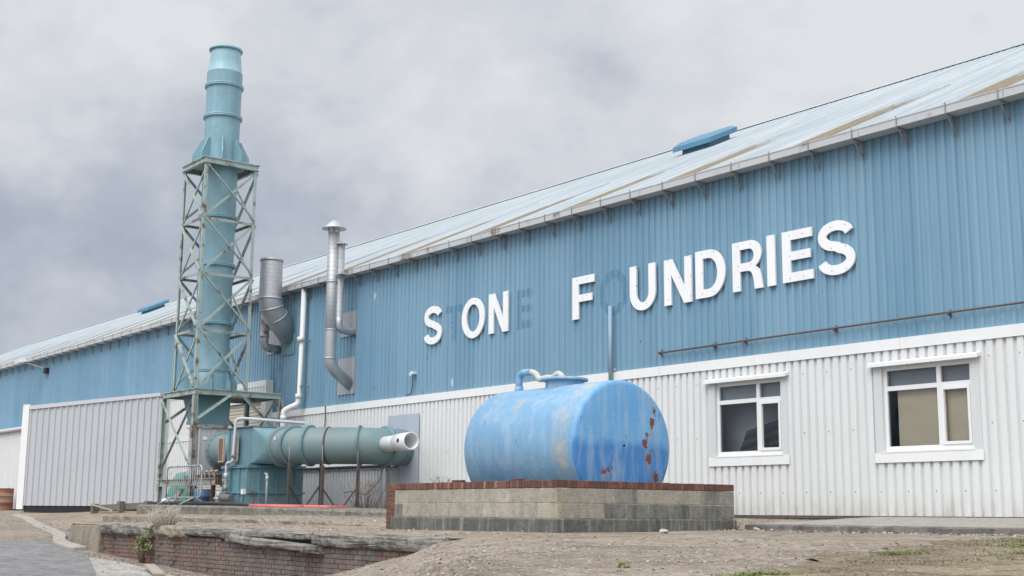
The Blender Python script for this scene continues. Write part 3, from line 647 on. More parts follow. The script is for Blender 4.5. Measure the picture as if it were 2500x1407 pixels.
m=MB();m.hexa([aq(0,-.05,0),aq(AL,-.05,0),(-44.7,-.1,0),(-51.6,-.1,0),aq(0,-.05,3.8),aq(AL,-.05,4.1),(-44.7,-.1,4.1),(-51.6,-.1,4.0)]);m.build('side_wall',GREYC,anx)
# ---------------------------------------------------------------- letters
def strip(path,t):
    L=[];Rr=[];n=len(path)
    for i in range(n):
        a=V(path[max(i-1,0)]);b=V(path[min(i+1,n-1)]);d=(b-a).normalized();nn=V((-d.y,d.x))
        L.append(V(path[i])+nn*t/2);Rr.append(V(path[i])-nn*t/2)
    return [(p.x,p.y) for p in L]+[(p.x,p.y) for p in Rr[::-1]]
def ellp(cx,cy,rx,ry,a0,a1,n):return [(cx+rx*math.cos(R(a0+(a1-a0)*i/n)),cy+ry*math.sin(R(a0+(a1-a0)*i/n))) for i in range(n+1)]
def glyph(ch):   # unit height, returns loops and width
    t=.185
    if ch=='S':
        p=ellp(.41,.735,.305,.185,12,180,14)+ellp(.41,.735,.305,.20,195,262,6)
        p+=[(.44,.515),(.50,.495)]
        q=ellp(.41,.275,.32,.21,75,-5,7)+ellp(.41,.265,.32,.185,-18,-172,14)
        return [strip(p[:-1]+q,t)],.82
    if ch=='O':return [ellp(.46,.5,.47,.53,0,360,40)[:-1],ellp(.46,.5,.27,.36,0,360,40)[:-1]],.92
    if ch=='N':return [[(0,0),(.2,0),(.2,.66),(.56,0),(.78,0),(.78,1),(.58,1),(.58,.34),(.22,1),(0,1)]],.78
    if ch=='F':return [[(0,0),(.21,0),(.21,.40),(.66,.40),(.66,.57),(.21,.57),(.21,.82),(.74,.82),(.74,1),(0,1)]],.74
    if ch=='U':return [[(0,1),(0,.36)]+ellp(.4,.36,.4,.40,180,360,20)[1:-1]+[(.8,.36),(.8,1),(.59,1),(.59,.36)]+ellp(.4,.36,.19,.22,360,180,16)[1:-1]+[(.21,.36),(.21,1)]],.8
    if ch=='D':return [[(0,0),(.38,0)]+ellp(.38,.5,.45,.5,-90,90,20)[1:-1]+[(.38,1),(0,1)],[(.21,.175),(.21,.825),(.36,.825)]+ellp(.36,.5,.255,.325,90,-90,16)[1:-1]+[(.36,.175)]],.83
    if ch=='R':return [[(0,0),(.2,0),(.2,.39),(.38,.39)]+[(.47,.37),(.52,.31),(.555,.18),(.575,0),(.79,0),(.77,.1),(.745,.25),(.70,.38),(.60,.465)]+ellp(.47,.72,.29,.28,-52,90,14)+[(0,1)],[(.2,.555),(.2,.835),(.44,.835)]+ellp(.44,.695,.13,.14,90,-90,10)[1:-1]+[(.44,.555)]],.78
    if ch=='I':return [[(0,0),(.2,0),(.2,1),(0,1)]],.2
    if ch=='E':return [[(0,0),(.75,0),(.75,.18),(.21,.18),(.21,.42),(.69,.42),(.69,.59),(.21,.59),(.21,.82),(.74,.82),(.74,1),(0,1)]],.75
G='white sign letters on the blue wall'
for ch,x0,x1,z0,z1,lab in (('S',-28.57,-27.75,4.40,5.40,'white letter S beginning the sign, leftmost of all the letters'),('O',-26.82,-25.86,4.395,5.375,'white letter O on the blue wall, the only one still in place'),
    ('N',-25.67,-24.88,4.40,5.40,'white letter N straight after the letter O'),('F',-22.44,-21.68,4.39,5.37,'white letter F standing alone between two gaps in the sign'),
    ('U',-20.50,-19.70,4.38,5.34,'white letter U on the blue wall, right of the faint ghost ring'),('N',-19.43,-18.62,4.35,5.33,'white letter N between the letters U and D'),
    ('D',-18.51,-17.68,4.38,5.37,'white letter D on the blue wall'),('R',-17.48,-16.70,4.39,5.385,'white letter R on the blue wall'),('I',-16.575,-16.37,4.39,5.395,'white letter I, narrowest letter of the sign'),
    ('E',-16.19,-15.45,4.40,5.395,'white letter E on the blue wall between I and S'),('S',-15.33,-14.49,4.40,5.40,'white letter S ending the sign, rightmost of all the letters')):
    loops,w=glyph(ch);s=(x1-x0)/w;o=MB()
    zz=z1-z0
    if ch=='S':loops=[[(x,(y-.0)) for x,y in loops[0]]]
    o.poly([[(x*s,y*zz) for x,y in l] for l in loops],(x0,-.105,z0),(1,0,0),(0,0,1),(0,.04,0))
    tag(o.build('sign_letter',LETTER),lab,'sign letter',G)
# ---------------------------------------------------------------- pipes and fittings on the wall
t=thing('wall_conduit',(-15,-.1,3.4),'long thin rusty pipe clipped level along the blue wall above the windows','pipe')
m=MB();m.tube([(-19.6,-.12,3.36),(-16.5,-.12,3.39),(-13,-.12,3.41),(BX1-.5,-.12,3.44)],.019,8);m.build('pipe',CONDM,t)
for x in(-19.58,-18.03,-17.2,-15.0,-12.6,-10.5,-8,-5,-2):
    m=MB();z=3.36+.0041*(x+19.6);m.box(x-.02,x+.02,-.145,-.045,z-.028,z+.028);m.box(x-.012,x+.012,-.06,-.045,z-.06,z+.08);m.build('clip',CONDM,t)
t=thing('vent_pipe',(-21.1,-.12,3.1),'upright rust-flaked blue pipe on the wall above the tank','pipe')
MB().cyl((-21.1,-.14,2.75),(-21.1,-.14,4.55),.047,12).build('pipe',VENTP,t)
MB().box(-21.22,-20.98,-.09,-.05,3.1,3.16).build('clamp',VENTP,t)
t=thing('downpipe',(-35.05,-.3,0),'white rainwater downpipe with a kinked offset, right of the fat flue','downpipe')
m=MB();m.tube([(-35.05,-.23,6.80),(-35.05,-.28,3.42)]+bend([(-35.05,-.3,3.42),(-35.05,-.3,3.22),(-35.2,-.72,3.0),(-35.2,-.72,2.75)],.14)+[(-35.2,-.72,.25)],.088,14);m.build('pipe',PIPEW,t)
for z,p in((3.45,(-35.05,-.3)),(2.78,(-35.2,-.72)),(5.2,(-35.05,-.3))):MB().cyl((*p,z-.07),(*p,z+.07),.104,14).build('collar',PIPEW,t)
for z in(5.15,3.75):
    m=MB();m.box(-34.97,-34.86,-.32,-.28,z-.015,z+.015);m.box(-34.87,-34.85,-.32,-.045,z-.02,z+.02);m.build('bracket',BRACK,t)
# fat flue
t=thing('fat_flue',(-36,-.9,5),'wide open-topped galvanised flue with a sloping mitred elbow','flue')
C=V((-35.95,-.92,0));r=.355
m=MB();m.rings([((C.x,C.y,7.75),(0,0,1),r-.015),((C.x,C.y,6.42),(0,0,1),r)][::-1],28,0,(False,False));m.rings([((C.x,C.y,7.74),(0,0,1),r-.03),((C.x,C.y,6.6),(0,0,1),r-.03)],28,0,(False,True))
m.rev((C.x,C.y,7.68),(0,0,1),[(0,r),(0,r+.012),(.07,r+.012),(.07,r-.03)],28,0,(False,False));m.build('shaft',GALV,t)
d1=V((.46,.14,-.88)).normalized();d2=V((.80,.42,-.62)).normalized()
e0=V((C.x,C.y,6.50));e1=e0+V((-.01,.05,-.28));e2=e1+V((-.10,.24,-.24));e3=e2+V((-.26,.62,-.50))
m=MB();m.rings([(e0,(0,0,-1),r+.012),(e1,(-.1,.35,-1),r+.012),(e2,(-.3,.85,-.95),r+.01),(e3,(-.36,.86,-.70),r)],28,0,(False,True),smooth=True);m.build('elbow',GALVP,t)
m=MB()
for c,a in((e0,(0,0,-1)),(e1,(-.1,.35,-1)),(e2,(-.3,.85,-.95))):
    a=V(a).normalized();m.rings([(c-a*.03,a,r+.013),(c-a*.03,a,r+.03),(c+a*.03,a,r+.03),(c+a*.03,a,r+.013)],28,0,(False,False))
m.build('seam_band',GALVP,t)
t=thing('rusty_flue',(-36.8,-.6,5),'small dirty rust-marked flue hidden behind the fat galvanised flue','flue')
m=MB();m.tube([(-36.83,-.62,6.9),(-36.83,-.62,5.5)]+bend([(-36.83,-.62,5.5),(-36.83,-.62,5.10),(-36.88,-.28,5.08)],.28)+[(-36.92,-.05,5.07)],.135,16);m.build('pipe',GALVD,t)
MB().rev((-36.83,-.62,5.42),(0,0,1),[(0,.135),(0,.155),(.06,.155),(.06,.135)],16,0,(False,False)).build('collar',GALVP,t)
def cowl(cx,cy,z,rc,rp,parent,h):
    m=MB();m.rings([((cx,cy,z),(0,0,1),rc),((cx,cy,z+.02),(0,0,1),rc),((cx,cy,z+h),(0,0,1),.03)],28,0,(True,True));c=m.build('cowl',GALVP,parent)
    for k in range(3):
        a=k*2.1+.5;m=MB();m.bar((cx+rp*math.cos(a),cy+rp*math.sin(a),z-.13),(cx+rp*1.2*math.cos(a),cy+rp*1.2*math.sin(a),z+.03),.03,.01);m.build('stay',BRACK,c)
t=thing('tall_flue',(-32.33,-.8,4),'taller of two galvanised flues with conical cowls on the wall','flue')
m=MB();x,y=-32.33,-.8
m.tube([(x,y,8.02),(x,y,4.3)],.168,20);m.build('shaft',GALV,t)
m=MB();m.rings([((x,y,5.15),(0,0,-1),.172),((x,y,4.32),(0,0,-1),.174),((x-.005,y+.06,4.14),(-.05,.4,-1),.172),((x-.02,y+.20,3.98),(-.1,.9,-.75),.170),((x-.12,y+.74,3.64),(-.15,.9,-.5),.168)],20,0,(False,True));m.build('elbow',GALVP,t)
m=MB()
for z in(6.55,5.15,4.33):m.rev((x,y,z-.02),(0,0,1),[(0,.172),(0,.184),(.04,.184),(.04,.172)],20,0,(False,False))
m.build('seam_band',GALVP,t);cowl(x,y,8.12,.36,.16,t,.27)
t=thing('short_flue',(-32.2,-.6,5),'shorter and thinner of the two cowled flues, bending into a grey patch','flue')
x,y=-32.2,-.62;m=MB()
m.tube([(x,y,7.6),(x,y,5.55)]+bend([(x,y,5.55),(x,y,5.18),(x-.06,y+.38,5.15)],.26)+[(x-.1,-.05,5.14)],.112,16);m.build('pipe',GALV,t)
m=MB();m.box(x-.42,x+.02,y-.02,y+.02,6.72,6.76);m.box(x+.02,x+.3,y-.15,y+.12,6.74,6.78);m.rev((x,y,6.68),(0,0,1),[(0,.114),(0,.13),(.06,.13),(.06,.114)],16,0,(False,False));m.build('clamp',GALVP,t)
cowl(x,y,7.66,.185,.1,t,.1)
t=thing('wall_lamp',(-29.02,-.1,3.7),'tiny white bulkhead fitting with a dangling cable, low on the blue wall','wall lamp')
m=MB();m.box(-29.07,-28.96,-.17,-.05,3.66,3.74);m.box(-29.10,-29.04,-.20,-.14,3.62,3.70);m.build('fitting',WHITEB,t)
m=MB();m.tube([(-29.07,-.1,3.68),(-29.08,-.09,3.35),(-29.14,-.085,3.15),(-29.4,-.085,3.12)],.012,6);m.build('cable',BLACKP,t)
t=thing('floodlight',(-59.5,-.4,6.4),'dark floodlight on an arm under the far left eaves','floodlight')
m=MB();m.bar((-59.4,-.05,6.30),(-60.0,-.95,6.62),.07,.06);m.build('arm',BRACK,t)
m=MB();m.hexa([(-60.5,-1.25,6.55),(-59.7,-1.25,6.55),(-59.7,-.9,6.62),(-60.5,-.9,6.62),(-60.4,-1.2,6.75),(-59.8,-1.2,6.75),(-59.8,-.95,6.8),(-60.4,-.95,6.8)]);m.build('lamp_head',GREYT,t)
m=MB();m.box(-59.5,-59.15,-.2,-.05,6.1,6.35);m.build('control_box',DARK,t)
# grey flat plate where the bent duct enters the wall
t=MB();t.box(-30.25,-28.74,-.095,-.08,.70,2.60);t.box(-30.25,-30.23,-.30,-.08,.1,1.25);t.box(-30.23,-28.95,-.098,-.08,.05,.70)
tag(t.build('wall_plate',M('blue_grey_plate',(.44,.49,.55),.4,.1,var=.05,streak=.2)),'flat pale blue-grey sheet plate on the white wall where the bent duct enters','wall plate')
tag(MB().tube([(-33.75,-.10,3.1),(-33.72,-.10,2.7),(-33.78,-.10,2.1)],.014,6).build('wall_cable',BLACKP),'thin dark cable hanging down the white wall behind the bent duct','cable')
# ---------------------------------------------------------------- stack and its tower
SX,SY=-36.25,-2.65
st=thing('exhaust_stack',(SX,SY,2.5),'tall teal cylindrical chimney stack with ring flanges, standing inside a lattice tower','chimney stack')
m=MB();m.rev((SX,SY,0),(0,0,1),[(3.42,.60),(4.05,.60),(4.12,.53),(5.6,.525),(10.6,.53),(12.9,.54),(13.0,.545),(13.5,.545)],40,0,(False,False));m.build('flue',STACK,st)
m=MB();m.rev((SX,SY,0),(0,0,1),[(13.5,.545),(13.52,.525),(13.85,.49),(14.25,.455)],40,0,(False,False));m.rev((SX,SY,0),(0,0,1),[(14.25,.455),(14.22,.51),(14.26,.525),(14.31,.51),(14.31,.42),(13.4,.42)],40,0,(False,True));m.build('outlet_cone',STACKU,st)
for z in(4.12,5.57,7.36,8.85,12.05,13.05):
    m=MB();r0=.53;m.rev((SX,SY,z-.05),(0,0,1),[(0,r0),(0,.595),(.045,.60),(.05,.585),(.055,.60),(.1,.595),(.1,r0)],40,0,(False,False));m.build('flange_ring',STACK,st)
for i in range(8):
    a=R(22.5+45*i);c,s=math.cos(a),math.sin(a);m=MB();d=V((c,s,0));p=V((-s,c,0))*.02;b=V((SX,SY,0))
    q=[(.52,10.56),(.86,10.56),(.86,10.80),(.60,11.30),(.52,11.32)]
    m.add([b+d*u+V((0,0,z))+p for u,z in q]+[b+d*u+V((0,0,z))-p for u,z in q],[(0,1,2,3,4),(9,8,7,6,5)]+[(j,(j+1)%5,5+(j+1)%5,5+j) for j in range(5)]);m.build('gusset_fin',STACK,st)
for i in range(8):
    m=MB();a=R(22.5+45*i);d=V((math.cos(a),math.sin(a),0));p=V((-d.y,d.x,0))*.02;b=V((SX,SY,0));q=[(.55,3.52),(.80,3.52),(.80,3.75),(.66,4.08),(.55,4.1)]
    m.add([b+d*u+V((0,0,z))+p for u,z in q]+[b+d*u+V((0,0,z))-p for u,z in q],[(0,1,2,3,4),(9,8,7,6,5)]+[(j,(j+1)%5,5+(j+1)%5,5+j) for j in range(5)]);m.build('base_fin',STACK,st)

m=MB()
a0=[(-36.85,-3.24),(-35.72,-3.24),(-35.72,-2.2),(-36.85,-2.2)];a1=[(-36.45,-3.22),(-35.62,-3.22),(-35.62,-2.28),(-36.45,-2.28)]
m.hexa([(x,y,2.62) for x,y in a1]+[(x,y,3.42) for x,y in a0]);m.hexa([(x+(-.02 if x<-36 else .03),y+(-.03 if y<-3 else .03),2.52) for x,y in a1]+[(x+(-.02 if x<-36 else .03),y+(-.03 if y<-3 else .03),2.62) for x,y in a1]);m.build('base_transition',TEAL,st)
tw=thing('stack_support_tower',(-36.3,-2.6,.2),'grey-green lattice steel tower on a wider braced base, round the stack','steel tower')
X0,X1,Y0,Y1=-37.03,-35.44,-3.5,-1.80
for x,y,sx,sy in((X0,Y0,1,1),(X1,Y0,-1,1),(X1,Y1,-1,-1),(X0,Y1,1,-1)):
    m=MB();w=.095;tt=.014
    m.box(min(x,x+sx*w),max(x,x+sx*w),min(y,y+sy*tt),max(y,y+sy*tt),3.52,10.33);m.box(min(x,x+sx*tt),max(x,x+sx*tt),min(y+sy*tt,y+sy*w),max(y+sy*tt,y+sy*w),3.52,10.33);m.build('leg',STEEL,tw)
lv=[3.52,5.30,7.0,8.68,10.33]
faces=[((X0,Y0),(X1,Y0),(0,-1,0)),((X1,Y0),(X1,Y1),(1,0,0)),((X1,Y1),(X0,Y1),(0,1,0)),((X0,Y1),(X0,Y0),(-1,0,0))]
for fi,(a,b,nn) in enumerate(faces):
    n=V(nn)
    for j in range(4):
        za,zb=lv[j]+.06,lv[j+1]-.06;A=V((*a,0));B=V((*b,0));e=(B-A).normalized()*.05
        for k,(p,q) in enumerate(((A+e+V((0,0,za)),B-e+V((0,0,zb))),(B-e+V((0,0,za)),A+e+V((0,0,zb))))):
            m=MB();o=n*(.012 if k else -.03);p=p+o;q=q+o;m.ell(p,q,.065,.010,1,1 if k else -1,n);m.build('diagonal_brace',STEEL,tw)
        if j:
            m=MB();m.ell(A+V((0,0,lv[j]))-n*.02,B+V((0,0,lv[j]))-n*.02,.075,.012,-1,-1);m.build('cross_rail',STEELR,tw)
def deck(x0,x1,y0,y1,z,h,name,hole):
    m=MB()
    for a,b in(((x0,y0),(x1,y0)),((x1,y0),(x1,y1)),((x1,y1),(x0,y1)),((x0,y1),(x0,y0))):m.chan((*a,z-h/2),(*b,z-h/2),.10,h,.014)
    m.box(x0-.05,x1+.05,y0-.05,y1+.05,z+.001,z+.013)
    m.box(x0+.06,x1-.06,y0+.06,y1-.06,z-.03,z-.012);m.build(name,STEEL,tw)
deck(X0-.02,X1+.02,Y0-.02,Y1+.02,10.50,.17,'top_platform',.5)
LX0,LX1,LY0,LY1=-37.5,-35.25,-3.55,-.80
deck(LX0,LX1,LY0,LY1,3.50,.16,'lower_platform',.6)
for x,y in((LX0,LY0),(LX1,LY0),(LX1,LY1),(LX0,LY1)):
    m=MB();m.chan((x,y,.15),(x,y,3.33),.13,.13,.014,(0,1,0));m.box(x-.12,x+.12,y-.12,y+.12,.14,.17);m.build('base_leg',STEELR if (x,y)==(LX1,LY0) else STEEL,tw)
def brace(p,q,mt=STEEL):m=MB();m.ell(p,q,.075,.012,1,1,(0,-1,0));m.build('base_brace',mt,tw)
brace((LX0+.05,LY0-.06,3.3),(LX1-.05,LY0-.06,1.35));brace((LX1-.05,LY0+.06,3.3),(LX0+.05,LY0+.06,1.25),STEELR)
brace((LX1+.05,LY0+.1,2.62),(LX1+.05,LY0+1.1,3.34));brace((LX1+.05,LY1-.1,2.35),(LX1+.05,LY1-1.2,3.34));brace((LX1-.05,LY1-.1,3.3),(LX0+.05,LY1-.1,1.6));brace((LX0,LY0+.1,2.6),(LX0,LY0+1.1,3.34));brace((LX0,LY1-.1,2.35),(LX0,LY1-1.2,3.34))
m=MB();m.chan((LX0-.1,LY0-.02,.80),(-33.62,LY0-.02,.80),.12,.20,.016);m.build('ground_beam',STEELR,tw)
# fan housing
fh=thing('fan_housing',(-35.4,-2.7,.2),'dull grey sheet-metal fan box under the stack with a round outlet cone','fan housing')
m=MB();m.box(-35.85,-35.12,-3.42,-1.95,1.02,2.36);m.build('casing',FANBOX,fh,bevel=.012)
m=MB();m.box(-35.9,-35.07,-3.47,-1.9,2.36,2.40);m.box(-36.3,-35.60,-3.2,-2.3,2.40,2.52);m.build('top_flange',STEELR,fh)
m=MB();m.box(-35.118,-35.105,-2.98,-2.95,1.02,2.36);m.box(-35.118,-35.10,-3.44,-3.40,1.0,2.38);m.build('panel_seam',GREYT,fh)
m=MB();m.box(-35.110,-35.104,-3.32,-3.18,2.02,2.11);m.build('label_plate',WHITEB,fh)
m=MB();m.rings([((-35.10,-2.65,1.72),(1,0,0),.50),((-35.0,-2.65,1.72),(1,0,0),.495),((-34.3,-2.65,1.72),(1,0,0),.42),((-33.5,-2.65,1.72),(1,0,0),.42)],32,0,(False,False));m.build('outlet_duct',DUCT,fh)
m=MB();m.rev((-35.1,-2.65,1.72),(1,0,0),[(0,.50),(0,.565),(.04,.565),(.04,.49)],32,0,(False,False))
for i in range(20):
    a=i*PI/10;m.box(-35.065,-35.04,-2.65+.535*math.cos(a)-.012,-2.65+.535*math.cos(a)+.012,1.72+.535*math.sin(a)-.012,1.72+.535*math.sin(a)+.012,1)
m.build('bolted_ring',[DUCT,BRACK],fh)
m=MB();m.box(-36.2,-34.9,-3.35,-2.0,.92,1.0);m.box(-36.2,-34.0,-3.3,-3.2,.72,.9);m.box(-36.2,-34.0,-2.2,-2.1,.72,.9)
for x in(-36.0,-34.4):
    for y in(-3.25,-2.1):m.box(x-.05,x+.05,y-.05,y+.05,.15,.9)
m.build('base_frame',RUSTY,fh)
for x in(-34.72,-34.42,-34.1):
    m=MB();m.tube(bend([(x,-3.36,.84),(x,-3.36,1.10),(x+.22,-3.36,1.10)],.09),.035,10);m.build('drain_pipe',M('rusty_cream_pipe',(.38,.33,.27),.6,var=.2,rust=.3,rs=5) if x==-34.72 else bpy.data.materials['rusty_cream_pipe'],fh)
# scrubber tank
sb=thing('scrubber_tank',(-32.7,-2.55,.12),'square teal scrubber tank with ribbed lower half and a pyramid transition to the duct','scrubber tank')
TX0,TX1,TY0,TY1=-33.52,-31.98,-3.36,-1.72
m=MB();m.box(TX0,TX1,TY0,TY1,.13,1.15);m.build('lower_tank',TEAL,sb,bevel=.01)
m=MB();m.box(TX0-.07,TX1+.07,TY0-.07,TY1+.07,1.15,1.19);m.box(TX0-.06,TX1+.06,TY0-.06,TY1+.06,1.197,1.23)
for z in(.47,):
    m.box(TX0-.05,TX1+.05,TY0-.05,TY0-.001,z,z+.05);m.box(TX1+.001,TX1+.05,TY0-.001,TY1+.05,z,z+.05)
m.build('rim_flange',TEAL,sb)
for x in(TX0+.02,-33.02,-32.5,TX1-.04):MB().box(x-.022,x+.022,TY0-.045,TY0-.002,.13,1.145).build('rib',TEAL,sb)
for y in(TY0+.30,-2.55,TY1-.25):MB().box(TX1+.002,TX1+.045,y-.02,y+.02,.13,1.145).build('rib',TEAL,sb)
m=MB();m.box(-33.42,-32.06,TY0+.05,TY1-.06,1.23,2.24);m.box(-33.40,-33.30,TY0+.02,TY0+.05,1.23,2.2);m.build('upper_box',TEAL,sb,bevel=.01)
m=MB();m.box(-33.46,-32.0,TY0,TY1,2.245,2.275);m.build('lid',TEAL,sb)
# square to round transition
m=MB();FX=-31.36;fz=1.71;fy=-2.65;q=8
cn=[(-32.05,TY0+.06,1.26),(-32.05,TY1-.07,1.26),(-32.05,TY1-.07,2.235),(-32.05,TY0+.06,2.235)]
rim=[(FX,fy+.475*math.cos(PI*1.25+2*PI*i/(4*q)),fz+.475*math.sin(PI*1.25+2*PI*i/(4*q))) for i in range(4*q)]
k4=[0,q,2*q,3*q]
for c in range(4):
    arcv=[rim[(c*q-q//2+i)%(4*q)] for i in range(q+1)]
    m.add([cn[c]]+arcv,[(0,i+1,i+2) for i in range(q)])
    m.add([cn[c],cn[(c+1)%4],rim[(c*q+q//2)%(4*q)]],[(0,1,2)])
m.build('pyramid_transition',TEAL,sb)
for x in(-33.62,-32.78):
    h=MB();h.box(x-.15,x+.15,TY0-.02-.06,TY0-.02,1.33,2.03);h=h.build('hatch_frame',TANHAT,sb);c=MB();c.box(x-.115,x+.115,TY0-.09,TY0-.081,1.37,1.99);c.build('hatch_cover',BROWN,h)
m=MB();m.box(-32.16,-32.02,TY0-.13,TY0-.05,.44,.58);m.build('junction_box',WHITEB,sb)
m=MB();m.tube([(-32.09,TY0-.09,.44),(-32.07,TY0-.09,.3),(-32.12,TY0-.08,.15)],.012,6);m.build('cable',BLACKP,sb)
# bent duct
bd=thing('bent_duct',(-30,-1.8,1.2),'fat grimy teal duct with ring flanges bending from the tank to the wall','duct')
path=[(-31.36,-2.65),(-30.85,-2.65),(-30.38,-2.46),(-29.95,-2.06),(-29.55,-1.6),(-29.32,-1.22),(-29.30,-.85),(-29.42,-.09)]
hd=[(1,0),(1,.08),(.88,.48),(.72,.70),(.68,.74),(.45,.9),(.05,1),(-.03,1)]
rr=[.475,.478,.485,.49,.49,.49,.485,.48]
pp=[];PW=bend([V((x,y,1.71)) for x,y in path],.3,4)
m=MB();m.tube(PW,.482,36,0,(False,False));m.build('duct_shell',DUCT,bd)
def dring(x,y,h,r1=.545,t=.05,mt=TEAL,nm='flange_ring'):
    a=V((*h,0)).normalized();c=V((x,y,1.71));m=MB();m.rings([(c-a*t/2,a,.475),(c-a*t/2,a,r1),(c+a*t/2,a,r1),(c+a*t/2,a,.475)],36,0,(False,False));return m.build(nm,mt,bd)
dring(-31.36,-2.65,(1,0),.555,.05,DUCT);dring(-31.29,-2.65,(1,0),.55,.04,DUCT)
dring(-30.80,-2.64,(1,.15));dring(-30.35,-2.42,(.85,.52));dring(-29.97,-2.08,(.75,.66),.50,.04,DKSTEEL,'strap');dring(-29.45,-1.46,(.66,.75));dring(-29.31,-.78,(-.06,1));dring(-29.38,-.35,(-.1,1),.50,.04)
for x,y,z in((-31.02,-3.1,1.9),):
    m=MB();m.box(x-.04,x+.04,y-.035,y-.02,z-.05,z+.04);m.build('label_plate',WHITEB,bd)
t=thing('inlet_pipe',(-28.9,-1.75,1.7),'short white open-ended pipe stub poking from the elbow of the bent duct','pipe')
m=MB();a=V((1,-.10,.02)).normalized();o=V((-29.15,-1.0,1.74));R_=.215
m.rings([(o,a,R_-.01),(o+a*1.15,a,R_-.01)],28,0,(True,False));m.rings([(o+a*1.0,a,R_-.01),(o+a*1.0,a,R_+.012),(o+a*1.72,a,R_+.012),(o+a*1.72,a,R_-.02),(o+a*.9,a,R_-.03)],28,0,(False,True));m.build('pipe',PIPEW,t)
m=MB();m.cyl(o+a*1.42+V((-.02,-R_-.02,.02)),o+a*1.42+V((-.02,-R_+.0,.02)),.055,12);m.build('plug',BLACKP,t)
G='dark steel stands under the bent duct'
def stand(ax,ay,bx,by,z0,ztop,lab):
    t=thing('duct_stand',((ax+bx)/2,(ay+by)/2,z0),lab,'stand',G);a=V((ax,ay,0));b=V((bx,by,0));d=(b-a).normalized();nn=V((-d.y,d.x,0))
    for p in(a,b):MB().ell(p+V((0,0,z0-.04)),p+V((0,0,ztop)),.07,.012,1,1,(0,1,0)).build('post',DKSTEEL,t)
    MB().bar(a+V((0,0,z0+.02)),b+V((0,0,z0+.02)),.06,.05).build('base_bar',DKSTEEL,t)
    L=(b-a).length
    for p,s in((a,1),(b,-1)):MB().bar(p+V((0,0,z0+.52))+d*s*.03,p+d*s*(L*.40)+V((0,0,z0+.05)),.06,.03).build('strut',DKSTEEL,t)
    for p in(a,b):
        MB().tube([p+V((0,0,ztop-.1)),p+V((0,0,1.68))],.011,6).build('hanger_rod',BRACK,t)
stand(-30.20,-3.12,-30.30,-2.13,.13,1.24,'dark steel stand under the duct, the one beside the teal tank')
stand(-29.25,-2.68,-29.05,-1.75,.06,1.16,'dark steel stand under the duct, the one beside the dry weeds')
# pipework and pump by the tank
t=thing('pump_pipework',(-32.9,-3.6,.3),'thin white plastic pipe run rising over the scrubber tank','pipework')
m=MB();m.tube(bend([(-33.0,TY0-.18,.35),(-33.0,TY0-.18,1.28),(-32.62,TY0-.18,1.32),(-32.62,TY0-.14,2.46),(-32.55,TY0+.0,2.50),(-31.75,TY1-.1,2.40),(-31.75,TY1-.1,2.25)],.07),.042,12);m.build('pipe',PIPEG,t)
for z in(.62,.95):MB().cyl((-33.0,TY0-.18,z-.07),(-33.0,TY0-.18,z+.07),.062,12).build('coupling',BRACK if z<.7 else PIPEG,t)
m=MB();m.tube([(-33.1,TY0-.18,.8),(-33.0,TY0-.18,.8)],.07,12);m.tube([(-32.62,TY0-.17,1.55),(-32.62,TY0-.17,1.42)],.06,10);m.build('valve',BRACK,t)
t=thing('pump',(-32.9,-3.6,.15),'small grey electric pump on the slab before the scrubber tank','pump')
m=MB();m.rings([((-33.02,-3.62,.33),(1,0,0),.06),((-33.0,-3.62,.33),(1,0,0),.13),((-32.88,-3.62,.33),(1,0,0),.14),((-32.86,-3.62,.33),(1,0,0),.115),((-32.5,-3.62,.33),(1,0,0),.115),((-32.46,-3.62,.33),(1,0,0),.09)],20);m.build('motor',MOTOR,t)
m=MB();m.box(-32.85,-32.55,-3.70,-3.54,.15,.23);m.build('foot',MOTOR,t)
m=MB();m.tube([(-33.02,-3.62,.33),(-33.45,-3.62,.33)],.05,12);m.cyl((-33.25,-3.62,.38),(-33.25,-3.62,.50),.05,10);m.build('inlet',PIPEG,t)
t=thing('standpipe',(-31.7,-2.9,.15),'thin white upright pipe with a hooked top before the ribbed tank side','pipe')
MB().tube(bend([(-31.72,-2.95,.15),(-31.72,-2.95,.98),(-31.85,-2.95,1.0)],.06),.035,10).build('pipe',PIPEG,t)
MB().cyl((-31.72,-2.95,.82),(-31.72,-2.95,.92),.048,10).build('collar',PIPEG,t)
tag(MB().tube([(-37.0,-3.9,.2),(-34.8,-3.95,.2),(-33,-3.95,.2),(-31.2,-4.05,.17),(-30.2,-4.1,.15)],.055,10).build('black_pipe',BLACKP),'black plastic pipe lying along the slab before the scrubber tank','pipe')
for k,(pts,lab) in enumerate(((((-30.2,-4.18,.12),(-29.8,-4.02,.115),(-29.4,-4.08,.11),(-28.9,-3.8,.105),(-28.6,-3.45,.10),(-28.2,-3.2,.095),(-27.9,-2.7,.09)),'red hose running unbroken across the slab beneath the duct stands'),
    (((-29.9,-4.25,.115),(-29.5,-4.15,.11),(-29.2,-4.18,.11),(-28.9,-3.98,.10),(-28.5,-3.6,.10)),'second, shorter red hose in front of the longer one'),
    (((-29.7,-3.85,.12),(-29.2,-3.85,.11),(-28.8,-3.5,.105),(-28.5,-3.2,.10)),'third and shortest red hose, lying behind the longer one'))):
    tag(MB().tube(bend([V(p)+V((0,0,.01)) for p in pts],.3,4),.052,10).build('hose',REDH),lab,'hose','red hoses on the slab')
tag(MB().tube([(-29.9,-.42,1.22),(-29.85,-.6,.8),(-30.0,-.9,.45),(-30.6,-1.0,.55),(-31.0,-1.0,.5)],.011,6).build('loose_cable',BLACKP),'thin loose cable drooping in front of the low side wall','cable')
tag(MB().tube([(-29.85,-.42,.1),(-29.85,-.42,1.15)],.035,8).build('white_riser_pipe',PIPEW),'thin white pipe rising against the low side wall','pipe')
